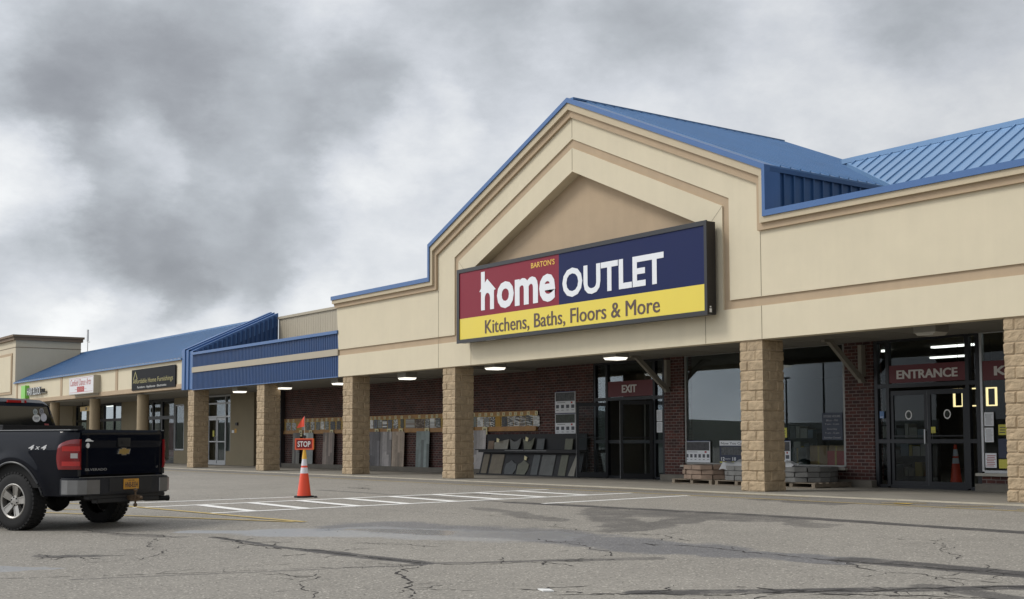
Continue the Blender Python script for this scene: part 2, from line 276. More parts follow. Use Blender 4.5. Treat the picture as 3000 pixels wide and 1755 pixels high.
# ---------------------------------------------------------------- mesh builder
ORG = {}
class MB:
    def __init__(s): s.v = []; s.f = []; s.m = []
    def add(s, vs, fs, mi=0):
        o = len(s.v); s.v += [tuple(p) for p in vs]; s.f += [tuple(i+o for i in f) for f in fs]; s.m += [mi]*len(fs); return s
    def box(s, x0, y0, z0, x1, y1, z1, mi=0, rz=0, c=None):
        x0, x1 = sorted((x0, x1)); y0, y1 = sorted((y0, y1)); z0, z1 = sorted((z0, z1))
        vs = [(x, y, z) for z in (z0, z1) for y in (y0, y1) for x in (x0, x1)]
        if rz:
            cx, cy = c or ((x0+x1)/2, (y0+y1)/2); k, q = math.cos(rz), math.sin(rz)
            vs = [(cx+(x-cx)*k-(y-cy)*q, cy+(x-cx)*q+(y-cy)*k, z) for x, y, z in vs]
        return s.add(vs, [(0, 2, 3, 1), (4, 5, 7, 6), (0, 1, 5, 4), (2, 6, 7, 3), (0, 4, 6, 2), (1, 3, 7, 5)], mi)
    def hexa(s, vs, mi=0):   # 8 corners: bottom 4 ccw, top 4 ccw
        return s.add(vs, [(0, 3, 2, 1), (4, 5, 6, 7), (0, 1, 5, 4), (1, 2, 6, 5), (2, 3, 7, 6), (3, 0, 4, 7)], mi)
    def prism(s, poly, a, b, ax='y', mi=0):
        def P(u, v, w): return {'y': (u, w, v), 'x': (w, u, v), 'z': (u, v, w)}[ax]
        n = len(poly); vs = [P(u, v, a) for u, v in poly]+[P(u, v, b) for u, v in poly]
        return s.add(vs, [tuple(range(n-1, -1, -1)), tuple(range(n, 2*n))]+[(i, (i+1) % n, n+(i+1) % n, n+i) for i in range(n)], mi)
    def ribbon(s, A, B, y0, y1, mi=0):   # band between polylines A (outer) and B (inner) in xz, from y0 (front) to y1
        n = len(A)
        vs = [(x, y0, z) for x, z in A]+[(x, y0, z) for x, z in B]+[(x, y1, z) for x, z in A]+[(x, y1, z) for x, z in B]
        fs = []
        for i in range(n-1):
            fs += [(i, n+i, n+i+1, i+1), (2*n+i, 2*n+i+1, 3*n+i+1, 3*n+i), (i, i+1, 2*n+i+1, 2*n+i), (n+i, 3*n+i, 3*n+i+1, n+i+1)]
        fs += [(0, 2*n, 3*n, n), (n-1, 2*n-1, 4*n-1, 3*n-1)]
        return s.add(vs, fs, mi)
    def tube(s, pts, r, n=8, mi=0):
        pts = [Vector(p) for p in pts]; o = len(s.v)
        for i, p in enumerate(pts):
            d = (pts[min(i+1, len(pts)-1)]-pts[max(i-1, 0)]).normalized()
            a = d.cross(Vector((0, 0, 1)) if abs(d.z) < .9 else Vector((1, 0, 0))).normalized(); b = d.cross(a)
            rr = r[i] if isinstance(r, (list, tuple)) else r
            for k in range(n):
                t = 2*math.pi*k/n; q = p+a*math.cos(t)*rr+b*math.sin(t)*rr; s.v.append(tuple(q))
        for i in range(len(pts)-1):
            for k in range(n):
                s.f.append((o+i*n+k, o+i*n+(k+1) % n, o+(i+1)*n+(k+1) % n, o+(i+1)*n+k)); s.m.append(mi)
        s.f.append(tuple(o+k for k in range(n-1, -1, -1))); s.f.append(tuple(o+(len(pts)-1)*n+k for k in range(n))); s.m += [mi, mi]
        return s
    def lathe(s, prof, c, ax='z', n=24, mi=0, cap=True):   # prof: (radius, along)
        o = len(s.v); c = Vector(c)
        for r, h in prof:
            for k in range(n):
                t = 2*math.pi*k/n; u, v = r*math.cos(t), r*math.sin(t)
                s.v.append(tuple(c+Vector({'z': (u, v, h), 'y': (u, h, v), 'x': (h, u, v)}[ax])))
        for i in range(len(prof)-1):
            for k in range(n):
                s.f.append((o+i*n+k, o+i*n+(k+1) % n, o+(i+1)*n+(k+1) % n, o+(i+1)*n+k)); s.m.append(mi)
        if cap: s.f.append(tuple(o+k for k in range(n-1, -1, -1))); s.f.append(tuple(o+(len(prof)-1)*n+k for k in range(n))); s.m += [mi, mi]
        return s
    def build(s, name, mats, parent=None, smooth=False, bevel=0, loc=None, recalc=True, kind=None):
        if not isinstance(mats, (list, tuple)): mats = [mats]
        if parent is not None: org = Vector(ORG[parent.name])
        elif loc is not None: org = Vector(loc)
        else:
            xs = [p[0] for p in s.v]; ys = [p[1] for p in s.v]; zs = [p[2] for p in s.v]
            org = Vector(((min(xs)+max(xs))/2, (min(ys)+max(ys))/2, min(zs)))
        me = bpy.data.meshes.new(name)
        me.from_pydata([(p[0]-org.x, p[1]-org.y, p[2]-org.z) for p in s.v], [], s.f)
        for m_ in mats: me.materials.append(m_)
        me.polygons.foreach_set('material_index', s.m)
        if recalc or bevel:
            bm = bmesh.new(); bm.from_mesh(me)
            if recalc: bmesh.ops.recalc_face_normals(bm, faces=bm.faces)
            if bevel: 
                es = [e for e in bm.edges if len(e.link_faces) == 2 and e.calc_face_angle(0) > .5]
                bmesh.ops.bevel(bm, geom=es, offset=bevel, segments=2, affect='EDGES', clamp_overlap=True)
            bm.to_mesh(me); bm.free()
        if smooth:
            me.polygons.foreach_set('use_smooth', [True]*len(me.polygons))
            try: me.set_sharp_from_angle(angle=R(38))
            except Exception: pass
        me.update()
        o = bpy.data.objects.new(name, me); COL.objects.link(o)
        if parent is not None: o.parent = parent
        else: o.location = org
        ORG[o.name] = tuple(org)
        if kind: o['kind'] = kind
        return o
def thing(name, label, cat, loc=(0, 0, 0), group=None):
    o = bpy.data.objects.new(name, None); o.empty_display_size = .3; COL.objects.link(o); o.location = loc
    ORG[o.name] = tuple(loc); o['label'] = label; o['category'] = cat
    if group: o['group'] = group
    return o
def tag(o, label, cat, group=None):
    o['label'] = label; o['category'] = cat
    if group: o['group'] = group
    return o
def text(mb, s, box, depth, mi=0, bold=0.0, plane='y', at=0.0, shear=0.0, mapf=None, res=3):
    """letters fitted in box (u0,v0,u1,v1) on the plane y=at facing -y (mapf(u,v,w) overrides)"""
    cu = bpy.data.curves.new('txt', 'FONT'); cu.body = s; cu.size = 1; cu.resolution_u = res; cu.offset = bold; cu.extrude = .5; cu.shear = shear
    ob = bpy.data.objects.new('txt', cu); COL.objects.link(ob)
    dg = bpy.context.evaluated_depsgraph_get(); me = bpy.data.meshes.new_from_object(ob.evaluated_get(dg))
    bpy.data.objects.remove(ob)
    xs = [v.co.x for v in me.vertices]; ys = [v.co.y for v in me.vertices]
    x0, x1, y0, y1 = min(xs), max(xs), min(ys), max(ys)
    u0, v0, u1, v1 = box
    def MP(c):
        u = u0+(c.x-x0)/(x1-x0)*(u1-u0); v = v0+(c.y-y0)/(y1-y0)*(v1-v0); w_ = (c.z+.5)*depth
        return mapf(u, v, w_) if mapf else (u, at-w_, v)
    mb.add([MP(v.co) for v in me.vertices], [tuple(p.vertices) for p in me.polygons], mi)
    bpy.data.meshes.remove(me)
    return mb
def cp(o, parent=None, dx=0, dy=0, dz=0):
    """copy of a thing with its parts and sub-parts"""
    c = o.copy(); COL.objects.link(c); c.parent = parent
    if parent is None: c.location = o.location+Vector((dx, dy, dz))
    for ch in o.children: cp(ch, c)
    return c
# ---------------------------------------------------------------- ground
def lotz(y): return -.012+.016*max(y, -45) if y < -.5 else -.02
g = MB()
xs = [-600, -200, -90]+[-90+i*6 for i in range(1, 26)]+[90, 200, 600]
ys = [-600, -300, -120, -70, -45, -40, -30, -25, -20, -15, -10, -5, -2, -.5, -.4, 5, 40, 120, 400]
vs = [(x, y, lotz(y)) for y in ys for x in xs]; nx = len(xs)
g.add(vs, [(j*nx+i, j*nx+i+1, (j+1)*nx+i+1, (j+1)*nx+i) for j in range(len(ys)-1) for i in range(nx-1)])
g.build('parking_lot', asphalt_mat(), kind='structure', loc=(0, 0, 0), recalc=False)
sw = MB(); sw.box(-56.4, -.42, -.12, 30, 3.7, 0.0)
sw.build('sidewalk', CONC, kind='structure', bevel=.0)
cb = MB()
x = -56.4
while x < 30:
    cb.box(x+.006, -.56, -.12, min(x+3.0, 30)-.006, -.42, -.004+random.uniform(-.003, .003)); x += 3.0
cb.build('kerb', CURB, kind='structure')
def paintmat(name, col):
    m = mat(name, col, .75, var=.05); n = m.node_tree; b = n.nodes['Principled BSDF']; out = n.nodes['Material Output']
    g_ = n.nodes.new('ShaderNodeNewGeometry'); no = n.nodes.new('ShaderNodeTexNoise'); no.inputs['Scale'].default_value = 9; no.inputs['Detail'].default_value = 8; no.inputs['Roughness'].default_value = .8
    n.links.new(g_.outputs['Position'], no.inputs['Vector'])
    mr = n.nodes.new('ShaderNodeMapRange'); n.links.new(no.outputs['Fac'], mr.inputs[0]); mr.inputs[1].default_value = .32; mr.inputs[2].default_value = .44
    tr = n.nodes.new('ShaderNodeBsdfTransparent'); mx = n.nodes.new('ShaderNodeMixShader')
    n.links.new(mr.outputs[0], mx.inputs[0]); n.links.new(tr.outputs[0], mx.inputs[1]); n.links.new(b.outputs[0], mx.inputs[2]); n.links.new(mx.outputs[0], out.inputs[0])
    return m
PW = paintmat('worn_white_paint', (.84, .83, .80)); PY = paintmat('worn_yellow_paint', (.50, .37, .13)); PY2 = paintmat('bright_yellow_paint', (.62, .42, .06))
def stripe(mb, p, q, wd, dz=.004):
    p = Vector((*p, 0)); q = Vector((*q, 0)); d = (q-p); n_ = max(1, int(d.length/1.5)); d.normalize(); s_ = Vector((-d.y, d.x, 0))*wd/2
    L_ = [p.lerp(q, i/n_) for i in range(n_+1)]
    for a, b in zip(L_, L_[1:]):
        mb.add([(*(a-s_).xy, lotz(a.y)+dz), (*(b-s_).xy, lotz(b.y)+dz), (*(b+s_).xy, lotz(b.y)+dz), (*(a+s_).xy, lotz(a.y)+dz)], [(0, 1, 2, 3)])
cw = MB()
stripe(cw, (-7.34, -10.4), (-6.6, -7.0), .16); 
stripe(cw, (-5.75, -10.8), (-4.62, -1.9), .17)
stripe(cw, (-3.05, -10.4), (-2.0, -1.74), .17); stripe(cw, (-.62, -5.1), (-.38, -1.7), .15)
for i in range(8):
    y = -9.62+i*.98; xa = -5.75+(y+10.8)*.127; xb = -3.05+(y+10.4)*.121
    stripe(cw, (xa+.07, y+.06), (xb-.07, y-.04), .24, .004)
cw.build('crosswalk_marking', PW, kind='structure', recalc=False)
yl = MB()
stripe(yl, (-6.4, -10.72), (.13, -10.22), .13, .008); stripe(yl, (-14, -15.6), (.0, -10.32), .12, .008)
stripe(yl, (-8.6, -12.75), (-5.9, -11.75), .09, .008); stripe(yl, (-14, -12.4), (-6.3, -10.8), .09, .008)
yl.build('parking_line', PY, kind='structure', recalc=False)
yc = MB()
stripe(yc, (-30, -1.75), (30, -1.5), .09, .004)
for k in range(9): stripe(yc, (3.9+k*1.25, -1.36), (4.5+k*1.25, -.95), .09, .008)
stripe(yc, (-9, -1.15), (1.8, -.75), .05, .008)
yc.build('fire_lane_line', PY, kind='structure', recalc=False)
yb = MB(); stripe(yb, (4.12, -1.3), (4.42, -1.26), .16, .012); yb.build('fire_lane_mark', PY2, kind='structure', recalc=False)
# open cracks in the asphalt: ragged thin ribbons lying on the lot
CR = mat('dark_crack', (.034, .030, .028), .95)  # one even dark colour for all cracks
def crack(mb, pts, wd, jag=.09, seed=1, br=0):
    rr = random.Random(seed); P = [Vector((*p, 0)) for p in pts]; path = []
    for a, b in zip(P, P[1:]):
        n_ = max(2, int((b-a).length/.07)); d = (b-a).normalized(); s_ = Vector((-d.y, d.x, 0)); off = 0
        for i in range(n_):
            off = off*.75+rr.uniform(-jag, jag)*.5*math.sin(math.pi*(i+.5)/n_)
            path.append(a.lerp(b, i/n_)+s_*off)
    path.append(P[-1]); ws_ = [wd*max(.12, rr.uniform(.1, 1.5)) for _ in path]; ws_[0] = ws_[-1] = wd*.1
    for i in range(len(path)-1):
        a, b = path[i], path[i+1]; d = (b-a).normalized(); s_ = Vector((-d.y, d.x, 0))
        if rr.random() < .12: continue
        q = [a-s_*ws_[i]/2, b-s_*ws_[i+1]/2, b+s_*ws_[i+1]/2, a+s_*ws_[i]/2]
        mb.add([(v_.x, v_.y, lotz(v_.y)+.003) for v_ in q], [(0, 1, 2, 3)])
    for k in range(br):
        a = path[rr.randrange(3, len(path)-3)]; t_ = rr.uniform(0, 6.28); b = a+Vector((math.cos(t_), math.sin(t_), 0))*rr.uniform(.25, .7)
        crack(mb, [a.xy, b.xy], wd*.6, jag, seed*7+k)
ck = MB()
for i, (pts, wd, br) in enumerate([([(6.5, -12.05), (7.0, -12.7), (7.45, -12.85), (8.3, -13.3), (8.9, -13.9)], .028, 3), ([(6.1, -13.5), (6.7, -13.35), (7.2, -13.8), (7.98, -14.08), (8.3, -14.3)], .018, 2),
    ([(1.6, -12.28), (3.2, -12.4), (4.8, -12.15), (6.4, -12.0)], .045, 8), ([(4.6, -15.75), (5.5, -14.2), (5.9, -13.2), (6.5, -12.1)], .018, 3), ([(6.5, -12.05), (7.0, -11.3), (7.5, -10.3)], .03, 4),
    ([(-.9, -13.2), (.2, -13.0), (.9, -12.7), (1.5, -12.9)], .02, 4), ([(2.6, -14.9), (3.0, -14.5), (3.4, -14.35)], .035, 3), ([(1.2, -12.9), (2.2, -13.4), (3.3, -13.6), (3.9, -14.1)], .02, 3),
    ([(8.6, -12.6), (9.4, -12.2), (10.0, -11.7), (10.5, -10.9), (11, -10), (11.6, -9.1)], .04, 10), ([(6.2, -9.0), (7.3, -8.8), (8.6, -8.9), (9.9, -8.75), (11.5, -8.6), (13, -8.8)], .025, 10),
    ([(-1, -5.3), (1.4, -5.05), (4.7, -4.8), (8.6, -4.95), (11, -5.2)], .016, 4), ([(3.4, -8.2), (4.7, -8.3), (5.6, -8.05), (6.6, -8.4)], .02, 5), ([(7.8, -6.6), (8.6, -6.5), (9.3, -7.4), (9.9, -8.0)], .014, 2),
    ([(-4.6, -4.6), (-4.1, -4.2), (-3.9, -3.6)], .05, 4), ([(-9.5, -4.4), (-8.9, -4.2), (-8.2, -4.4)], .05, 4), ([(9.6, -13.1), (10.1, -12.9), (10.3, -12.4)], .012, 0), ([(6.5, -12.1), (5.6, -12.7), (5.2, -13.6)], .012, 1),
    ([(9.8, -11.1), (10.6, -10.9), (11.6, -10.2), (12.4, -10.1)], .035, 7), ([(9.0, -8.9), (10.0, -9.3), (11.2, -9.3)], .02, 3), ([(5.0, -9.5), (6.2, -9.7), (7.2, -10.2)], .02, 4), ([(3.8, -11.4), (4.4, -11.0), (5.0, -10.9)], .02, 3),
    ([(-14, -9.2), (-9, -8.6), (-5, -7.8), (-1, -7.9), (3, -7.2)], .014, 3), ([(-12, -3.2), (-8, -3.5), (-3, -3.3)], .012, 2)]):
    crack(ck, pts, wd*.85, .13, i+3, br+3)
ck.build('pavement_cracks', CR, kind='structure', recalc=False)
# scattered grit and pebbles near the camera
gr = MB(); rr = random.Random(5)
for _ in range(700):
    x = rr.uniform(0, 15); y = rr.uniform(-16, -7); s_ = rr.uniform(.004, .012); z = lotz(y)
    a = rr.uniform(0, 3); k = [(x+s_*math.cos(a+t), y+s_*math.sin(a+t), z) for t in (0, 1.9, 3.8)]
    gr.add(k+[(x, y, z+s_*.8)], [(0, 1, 3), (1, 2, 3), (2, 0, 3)])
gr.build('gravel', mat('pale_grit', (.34, .32, .29), .9, var=.4, vscale=2), kind='stuff', loc=(0, 0, 0))
lt = MB(); lt.prism([(8.86, -12.42), (9.0, -12.47), (9.06, -12.40), (8.93, -12.35)], lotz(-12.4)+.002, lotz(-12.4)+.012, 'z')
tag(lt.build('litter', WHITE), 'small scrap of white paper litter lying on the bare asphalt in the foreground', 'litter')
# hills south of the lot (they show mirrored in the store windows)
hl = MB(); nx = 70; rows = []
for j in range(7):
    for i in range(nx):
        t = i/(nx-1); a = R(150+t*240-360); d = 230+j*45
        h = (7.5*math.exp(-((t-.262)/.022)**2)+2.6*math.exp(-((t-.40)/.045)**2)+8*math.exp(-((t-.62)/.10)**2)+8.2+.8*math.sin(t*31)+.25*math.sin(t*170)+.15*math.sin(t*311+1))*math.sin(min(1, j/4)*math.pi/2)
        rows.append((d*math.cos(a), d*math.sin(a)-10, -1+h*1.0))
hl.add(rows, [(j*nx+i, j*nx+i+1, (j+1)*nx+i+1, (j+1)*nx+i) for j in range(6) for i in range(nx-1)])
hl.build('hills', mat('wooded_hillside', (.030, .038, .018), .95, var=.4, vscale=.05), kind='structure', smooth=True, loc=(0, 0, 0))

# ---------------------------------------------------------------- the store
st = thing('store_building', 'large cream stucco store building with a steep gable and blue metal roof', 'building', (-6, 0, 0))
xc, XL, XR = -6.03, -17.92, 30.0
def pl(zA, hw, zh, xl=XL, xr=XR, m=.44):
    return [(xl, zh), (xc-hw, zh), (xc-hw, zA-m*hw), (xc, zA), (xc+hw, zA-m*hw), (xc+hw, zh), (xr, zh)]
T0 = pl(9.37, 6.34, 5.645, XL-.24); T1 = pl(9.25, 6.26, 5.525, XL-.24); T2 = pl(9.08, 6.15, 5.41, XL-.22); T3 = pl(8.90, 6.03, 5.275, XL-.12)
B0 = pl(8.37, 5.19, 3.94); B1 = pl(8.15, 5.0, 3.75)
f = MB(); f.ribbon(T3, B0, 0, .30, 0)                       # outer field
f.box(XL, 0, 3.075, xc-5.0, .30, 3.75); f.box(xc+5.0, 0, 3.075, XR, .30, 3.75); f.box(xc-5.0, 0, 3.075, xc+5.0, .30, 5.0)
IN = [(xc-5, 5.0), (xc-5, 5.95), (xc, 8.15), (xc+5, 5.95), (xc+5, 5.0)]; HO = [(xc-4.55, 5.0), (xc-4.55, 5.568), (xc, 7.57), (xc+4.55, 5.568), (xc+4.55, 5.0)]
f.ribbon(IN, HO, 0, .30, 0)
for x, z0, z1 in ((-12.04, 3.08, 5.25), (-10.42, 3.08, 3.66), (-1.56, 3.08, 3.66), (.03, 3.08, 3.75), (.03, 3.95, 5.25), (9.5, 3.08, 3.75), (9.5, 3.95, 5.25), (-6.03, 7.6, 8.14), (-6.03, 8.4, 8.88)):
    f.box(x-.007, -.003, z0, x+.007, .0, z1, 1)
for sx in (-1, 1):                                          # mitre joints at the inner eaves
    a = (xc+sx*5.0, 5.95); b = (xc+sx*4.45, 5.45)
    f.add([(a[0], -.003, a[1]), (b[0], -.003, b[1]), (b[0]+.012, -.003, b[1]), (a[0]+.012, -.003, a[1])], [(0, 1, 2, 3)], 1)
f.build('facade', [STUCCO, SEAM], st)
f = MB(); f.ribbon(B0, B1, .035, .29, 0); f.build('frieze_band', TAN, st)
f = MB(); f.prism([(xc-4.9, 3.4), (xc+4.9, 3.4), (xc+4.9, 5.85), (xc, 8.0), (xc-4.9, 5.85)], .302, .36, 'y')
f.build('gable_recess', TAN, st)
f = MB(); f.ribbon(pl(9.25, 6.26, 5.525, XL-.22), T2, -.13, .28, 0); f.build('cornice', STUCCO2, st)
f = MB(); f.ribbon(T2, T3, -.065, .28, 0); f.build('cornice', TAN, st)
f = MB(); f.ribbon(T0, T1, -.165, .0, 0); f.build('roof_trim', BLUETRIM, st)
# roofs
rf = MB()
yb_ = 7.5; e = .10
for sx in (-1, 1):
    x0, x1 = xc, xc+sx*6.30; z0, z1 = 9.365, 9.365-.44*6.30
    rf.add([(x0, -.02, z0), (x1, -.02, z1), (x1, yb_, z1), (x0, yb_, z0), (x0, -.02, z0-.06), (x1, -.02, z1-.06), (x1, yb_, z1-.06), (x0, yb_, z0-.06)],
           [(0, 1, 2, 3), (7, 6, 5, 4), (0, 4, 5, 1), (1, 5, 6, 2), (2, 6, 7, 3)])
    y = .35
    while y < yb_:
        rf.add([(x0, y, z0), (x1, y, z1), (x1, y+.035, z1), (x0, y+.035, z0), (x0, y, z0+.035), (x1, y, z1+.035), (x1, y+.035, z1+.035), (x0, y+.035, z0+.035)], [(4, 5, 6, 7), (0, 1, 5, 4), (2, 3, 7, 6), (1, 2, 6, 5)])
        y += .305
rf.box(xc-.12, -.05, 9.33, xc+.12, yb_+.02, 9.375)
rf.build('gable_roof', BLUEROOF, st)
BSW = mat('blue_seam_wall', (.035, .10, .24), .45, metal=.1, var=.1, streak=.4, vscale=1)
for sx in (-1, 1):                                           # standing seam side walls under the gable eaves
    sd_ = MB(); X = xc+sx*6.24
    sd_.box(X-.03, .31, 5.25, X+.03, yb_, 6.52)
    y = .45
    while y < yb_:
        sd_.box(X+sx*.03, y, 5.25, X+sx*.075, y+.04, 6.52); y += .30
    sd_.box(X+sx*.035, .0, 6.46, X+sx*.10, yb_, 6.545)
    sd_.build('gable_side_wall', BSW, st)
    a_, b_ = sorted((xc+sx*6.262, xc+sx*6.335)); MB().box(a_, -.15, 5.53, b_, .305, 6.56).build('corner_trim', BLUETRIM, st)
mr_ = MB()                                                   # main roof to the right, its left edge cut as a valley
def rz_(y): return 5.60+.64*y
YR = 1.86
pts = [(3.36, .0), (30, .0), (30, YR), (.72, YR)]
mr_.add([(x, y, rz_(y)) for x, y in pts]+[(x, y, rz_(y)-.08) for x, y in pts], [(0, 1, 2, 3), (7, 6, 5, 4), (0, 4, 5, 1), (1, 5, 6, 2), (2, 6, 7, 3), (3, 7, 4, 0)])
x = 1.0
while x < 30:
    y0 = max(0, (3.36-x)/(3.36-.72)*YR)
    mr_.add([(x, y0, rz_(y0)), (x+.024, y0, rz_(y0)), (x+.024, YR, rz_(YR)), (x, YR, rz_(YR)), (x, y0, rz_(y0)+.03), (x+.024, y0, rz_(y0)+.03), (x+.024, YR, rz_(YR)+.03), (x, YR, rz_(YR)+.03)],
            [(4, 5, 6, 7), (0, 1, 5, 4), (1, 2, 6, 5), (3, 0, 4, 7)])
    x += .30
mr_.box(.66, YR-.06, rz_(YR)-.03, 30, YR+.08, rz_(YR)+.07)
mr_.box(3.5, YR+.02, 5.0, 30, YR+.07, rz_(YR)-.03)
mr_.build('main_roof', mat('blue_roof_sheet', (.155, .28, .47), .35, metal=.15, var=.06, vscale=.8), st)
gt = MB(); gt.box(.40, -.02, 5.52, 30, .10, 5.66); gt.build('gutter', BLUETRIM, st)
fr_ = MB(); fr_.box(XL, .33, 4.9, xc-6.28, 30, 5.2); fr_.box(xc+6.28, .33, 4.9, 30, 30, 5.2); fr_.box(xc-6.2, .37, 4.9, xc+6.2, 30, 5.15)
fr_.build('flat_roof', mat('roof_membrane', (.2, .2, .2), .9, var=.1), st)
sf = MB(); sf.box(XL+.0, .31, 3.11, -12.3, 3.62, 3.2); sf.box(-12.3, .31, 3.19, XR, 3.62, 3.28); sf.box(-12.32, .31, 3.10, -12.24, 3.62, 3.19)
for x in [XL+i*1.22 for i in range(1, 38)]: sf.box(x, .32, (3.105 if x < -12.3 else 3.185), x+.03, 3.6, (3.11 if x < -12.3 else 3.19))
sf.build('soffit', SOFFIT, st)
# brick wall with openings
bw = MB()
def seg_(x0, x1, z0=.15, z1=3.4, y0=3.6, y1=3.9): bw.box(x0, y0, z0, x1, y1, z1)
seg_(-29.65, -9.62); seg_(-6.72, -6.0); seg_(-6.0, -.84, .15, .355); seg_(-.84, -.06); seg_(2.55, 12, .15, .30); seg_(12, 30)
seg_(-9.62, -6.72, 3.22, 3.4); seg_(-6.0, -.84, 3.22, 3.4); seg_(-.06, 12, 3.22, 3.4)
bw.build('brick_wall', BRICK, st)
pb = MB()
for x0, x1 in ((-29.65, -9.60), (-6.73, -.03), (2.50, 30)): pb.box(x0, 3.43, .0, x1, 3.95, .15)
pb.build('wall_base', PLINTH, st)
so = MB(); so.box(-6.05, 3.50, .358, -.80, 3.68, .405); so.box(2.47, 3.50, .303, 12, 3.68, .36); so.build('window_sill', mat('pale_sill', (.42, .40, .35), .8), st)
# rear and side bodies
bd = MB(); bd.box(XL+.01, 3.9, 3.42, XL+.3, 30, 5.2); bd.box(29.7, 3.9, 0, 30, 30, 5.2); bd.box(XL, 29.7, 0, 30, 30, 5.2); bd.box(XL+.01, 12, 0, XL+.3, 30, 3.4)
bd.box(XL+.01, .31, 3.3, XL+.3, 3.9, 5.2); bd.build('side_wall', TANWALL, st)
# interior shell
it = MB(); it.box(-17.4, 3.95, -.02, 29.5, 20, .012, 1); it.box(-17.4, 3.95, 3.45, 29.5, 20, 3.55, 0); it.box(-17.4, 20, 0, 29.5, 20.2, 3.45, 0)
it.box(-17.6, 3.95, 0, -17.4, 20, 3.45, 0); it.box(29.5, 3.95, 0, 29.6, 20, 3.45)
it.box(-8.62, 4.6, 0, -8.55, 6.4, 3.44, 0); it.box(-6.6, 3.95, 0, -6.45, 6.5, 3.4, 0); it.box(-10.2, 3.95, 0, -10.0, 6.5, 3.4)
it.build('interior', [INTW, INTF], st)
FLT = mat('fluorescent_tube', (1.0, .97, .88), emit=2.3)
for i in range(9):
    for j in range(4):
        x = -5+i*2.6; y = 5.4+j*3.6; MB().box(x, y, 3.40, x+1.22, y+.16, 3.448).build('interior_light', FLT, st)
# storefront frames and panes
def framed(name, xs_, zs_, y, parent, m=DARKFRAME, w_=.06, d=.10, skip=(), pane=True, gmat=GLASS):
    fr = MB(); x0, x1, z0, z1 = xs_[0], xs_[-1], zs_[0], zs_[-1]
    for x in xs_: fr.box(x-w_/2, y-d/2, z0, x+w_/2, y+d/2, z1)
    for z in zs_:
        for a, b in zip(xs_, xs_[1:]): fr.box(a+w_/2, y-d/2+.002, z-w_/2, b-w_/2, y+d/2-.002, z+w_/2)
    o = fr.build(name, m, parent)
    if pane:
        for i, (a, b) in enumerate(zip(xs_, xs_[1:])):
            for j, (c_, e_) in enumerate(zip(zs_, zs_[1:])):
                if (i, j) in skip: continue
                MB().box(a+w_/2, y-.004, c_+w_/2, b-w_/2, y+.004, e_-w_/2).build('pane', gmat, o)
    return o
framed('window', [-5.95, -.88], [.44, 3.2], 3.66, st, m=GREYMETAL, w_=.05, d=.08)
framed('window', [2.57, 5.2, 7.9, 10.6, 11.95], [.39, 3.2], 3.66, st, m=ALU, w_=.055, d=.08)
framed('entrance_frame', [.0, .30, 2.26, 2.50], [.03, 1.0, 2.19, 3.18], 3.66, st, w_=.085, skip={(1, 0), (1, 1)})
framed('exit_frame', [-9.58, -9.06, -7.13, -6.76], [.03, 1.0, 2.17, 3.18], 3.66, st, w_=.09, skip={(1, 0), (1, 1)})
def leaf(name, hx, hy, ang, wd, h=2.08, parent=None, z0=.02, dirn=1):
    """glass door leaf from the hinge, swung by ang"""
    def q(mb, a, b, c_, d_, e0, e1, mi=0):   # along, z range, thickness
        k, s_ = math.cos(ang), math.sin(ang)
        P = lambda u, v, z: (hx+u*k-v*s_, hy+u*s_+v*k, z)
        mb.hexa([P(a, e0, c_), P(b, e0, c_), P(b, e1, c_), P(a, e1, c_), P(a, e0, d_), P(b, e0, d_), P(b, e1, d_), P(a, e1, d_)], mi)
    d = MB(); t = .022
    for a, b, c_, e_ in ((0, .075, z0, h), (wd-.075, wd, z0, h), (.075, wd-.075, h-.10, h), (.075, wd-.075, z0, z0+.14), (.075, wd-.075, 1.10, 1.125)): q(d, a, b, c_, e_, -t, t)
    o = d.build(name, DARKFRAME, parent)
    p = MB(); q(p, .076, wd-.076, z0+.14, 1.098, -.004, .004); p.build('pane', GLASS, o)
    p = MB(); q(p, .076, wd-.076, 1.127, h-.10, -.004, .004); p.build('pane', GLASS, o)
    hd = MB(); q(hd, wd-.06, wd-.03, .95, 1.25, -.07, -.045); q(hd, wd-.06, wd-.03, .95, .98, -.05, -t); q(hd, wd-.06, wd-.03, 1.22, 1.25, -.05, -t)
    hd.build('door_handle', ALU, o)
    ed = MB(); q(ed, wd-.002, wd+.004, z0+.01, h-.01, -t+.003, t-.003); ed.build('edge_strip', ALU, o)
    return o, q
NO = Vector
d1, _ = leaf('door', .35, 3.66, 0, .925, parent=st); d2, _ = leaf('door', 2.215, 3.64, math.pi, .925, parent=st)
d3, q3 = leaf('door', -9.0, 3.60, R(180+52), .87, parent=st); d4, q4 = leaf('door', -7.18, 3.60, R(180+58), .87, parent=st)
# transom sign panels behind the glass line
def ring_decal(cx, cz, parent, y=3.648, name='arrow_decal'):
    m = MB(); n = 20
    for k in range(n):
        a, b = 2*math.pi*k/n, 2*math.pi*(k+1)/n
        m.add([(cx+.085*math.cos(a), y, cz+.1*math.sin(a)), (cx+.085*math.cos(b), y, cz+.1*math.sin(b)), (cx+.062*math.cos(b), y, cz+.075*math.sin(b)), (cx+.062*math.cos(a), y, cz+.075*math.sin(a))], [(0, 1, 2, 3)])
    m.add([(cx-.045, y, cz+.0), (cx+.045, y, cz), (cx, y, cz+.055)], [(0, 1, 2)], 1); m.add([(cx-.018, y, cz-.05), (cx+.018, y, cz-.05), (cx+.018, y, cz), (cx-.018, y, cz)], [(0, 1, 2, 3)], 1)
    m.build(name, [WHITE, mat('decal_black', (.02, .03, .02), .5)], parent, recalc=False)
ring_decal(.80, 1.56, d1, 3.652); ring_decal(1.76, 1.56, d2, 3.632)
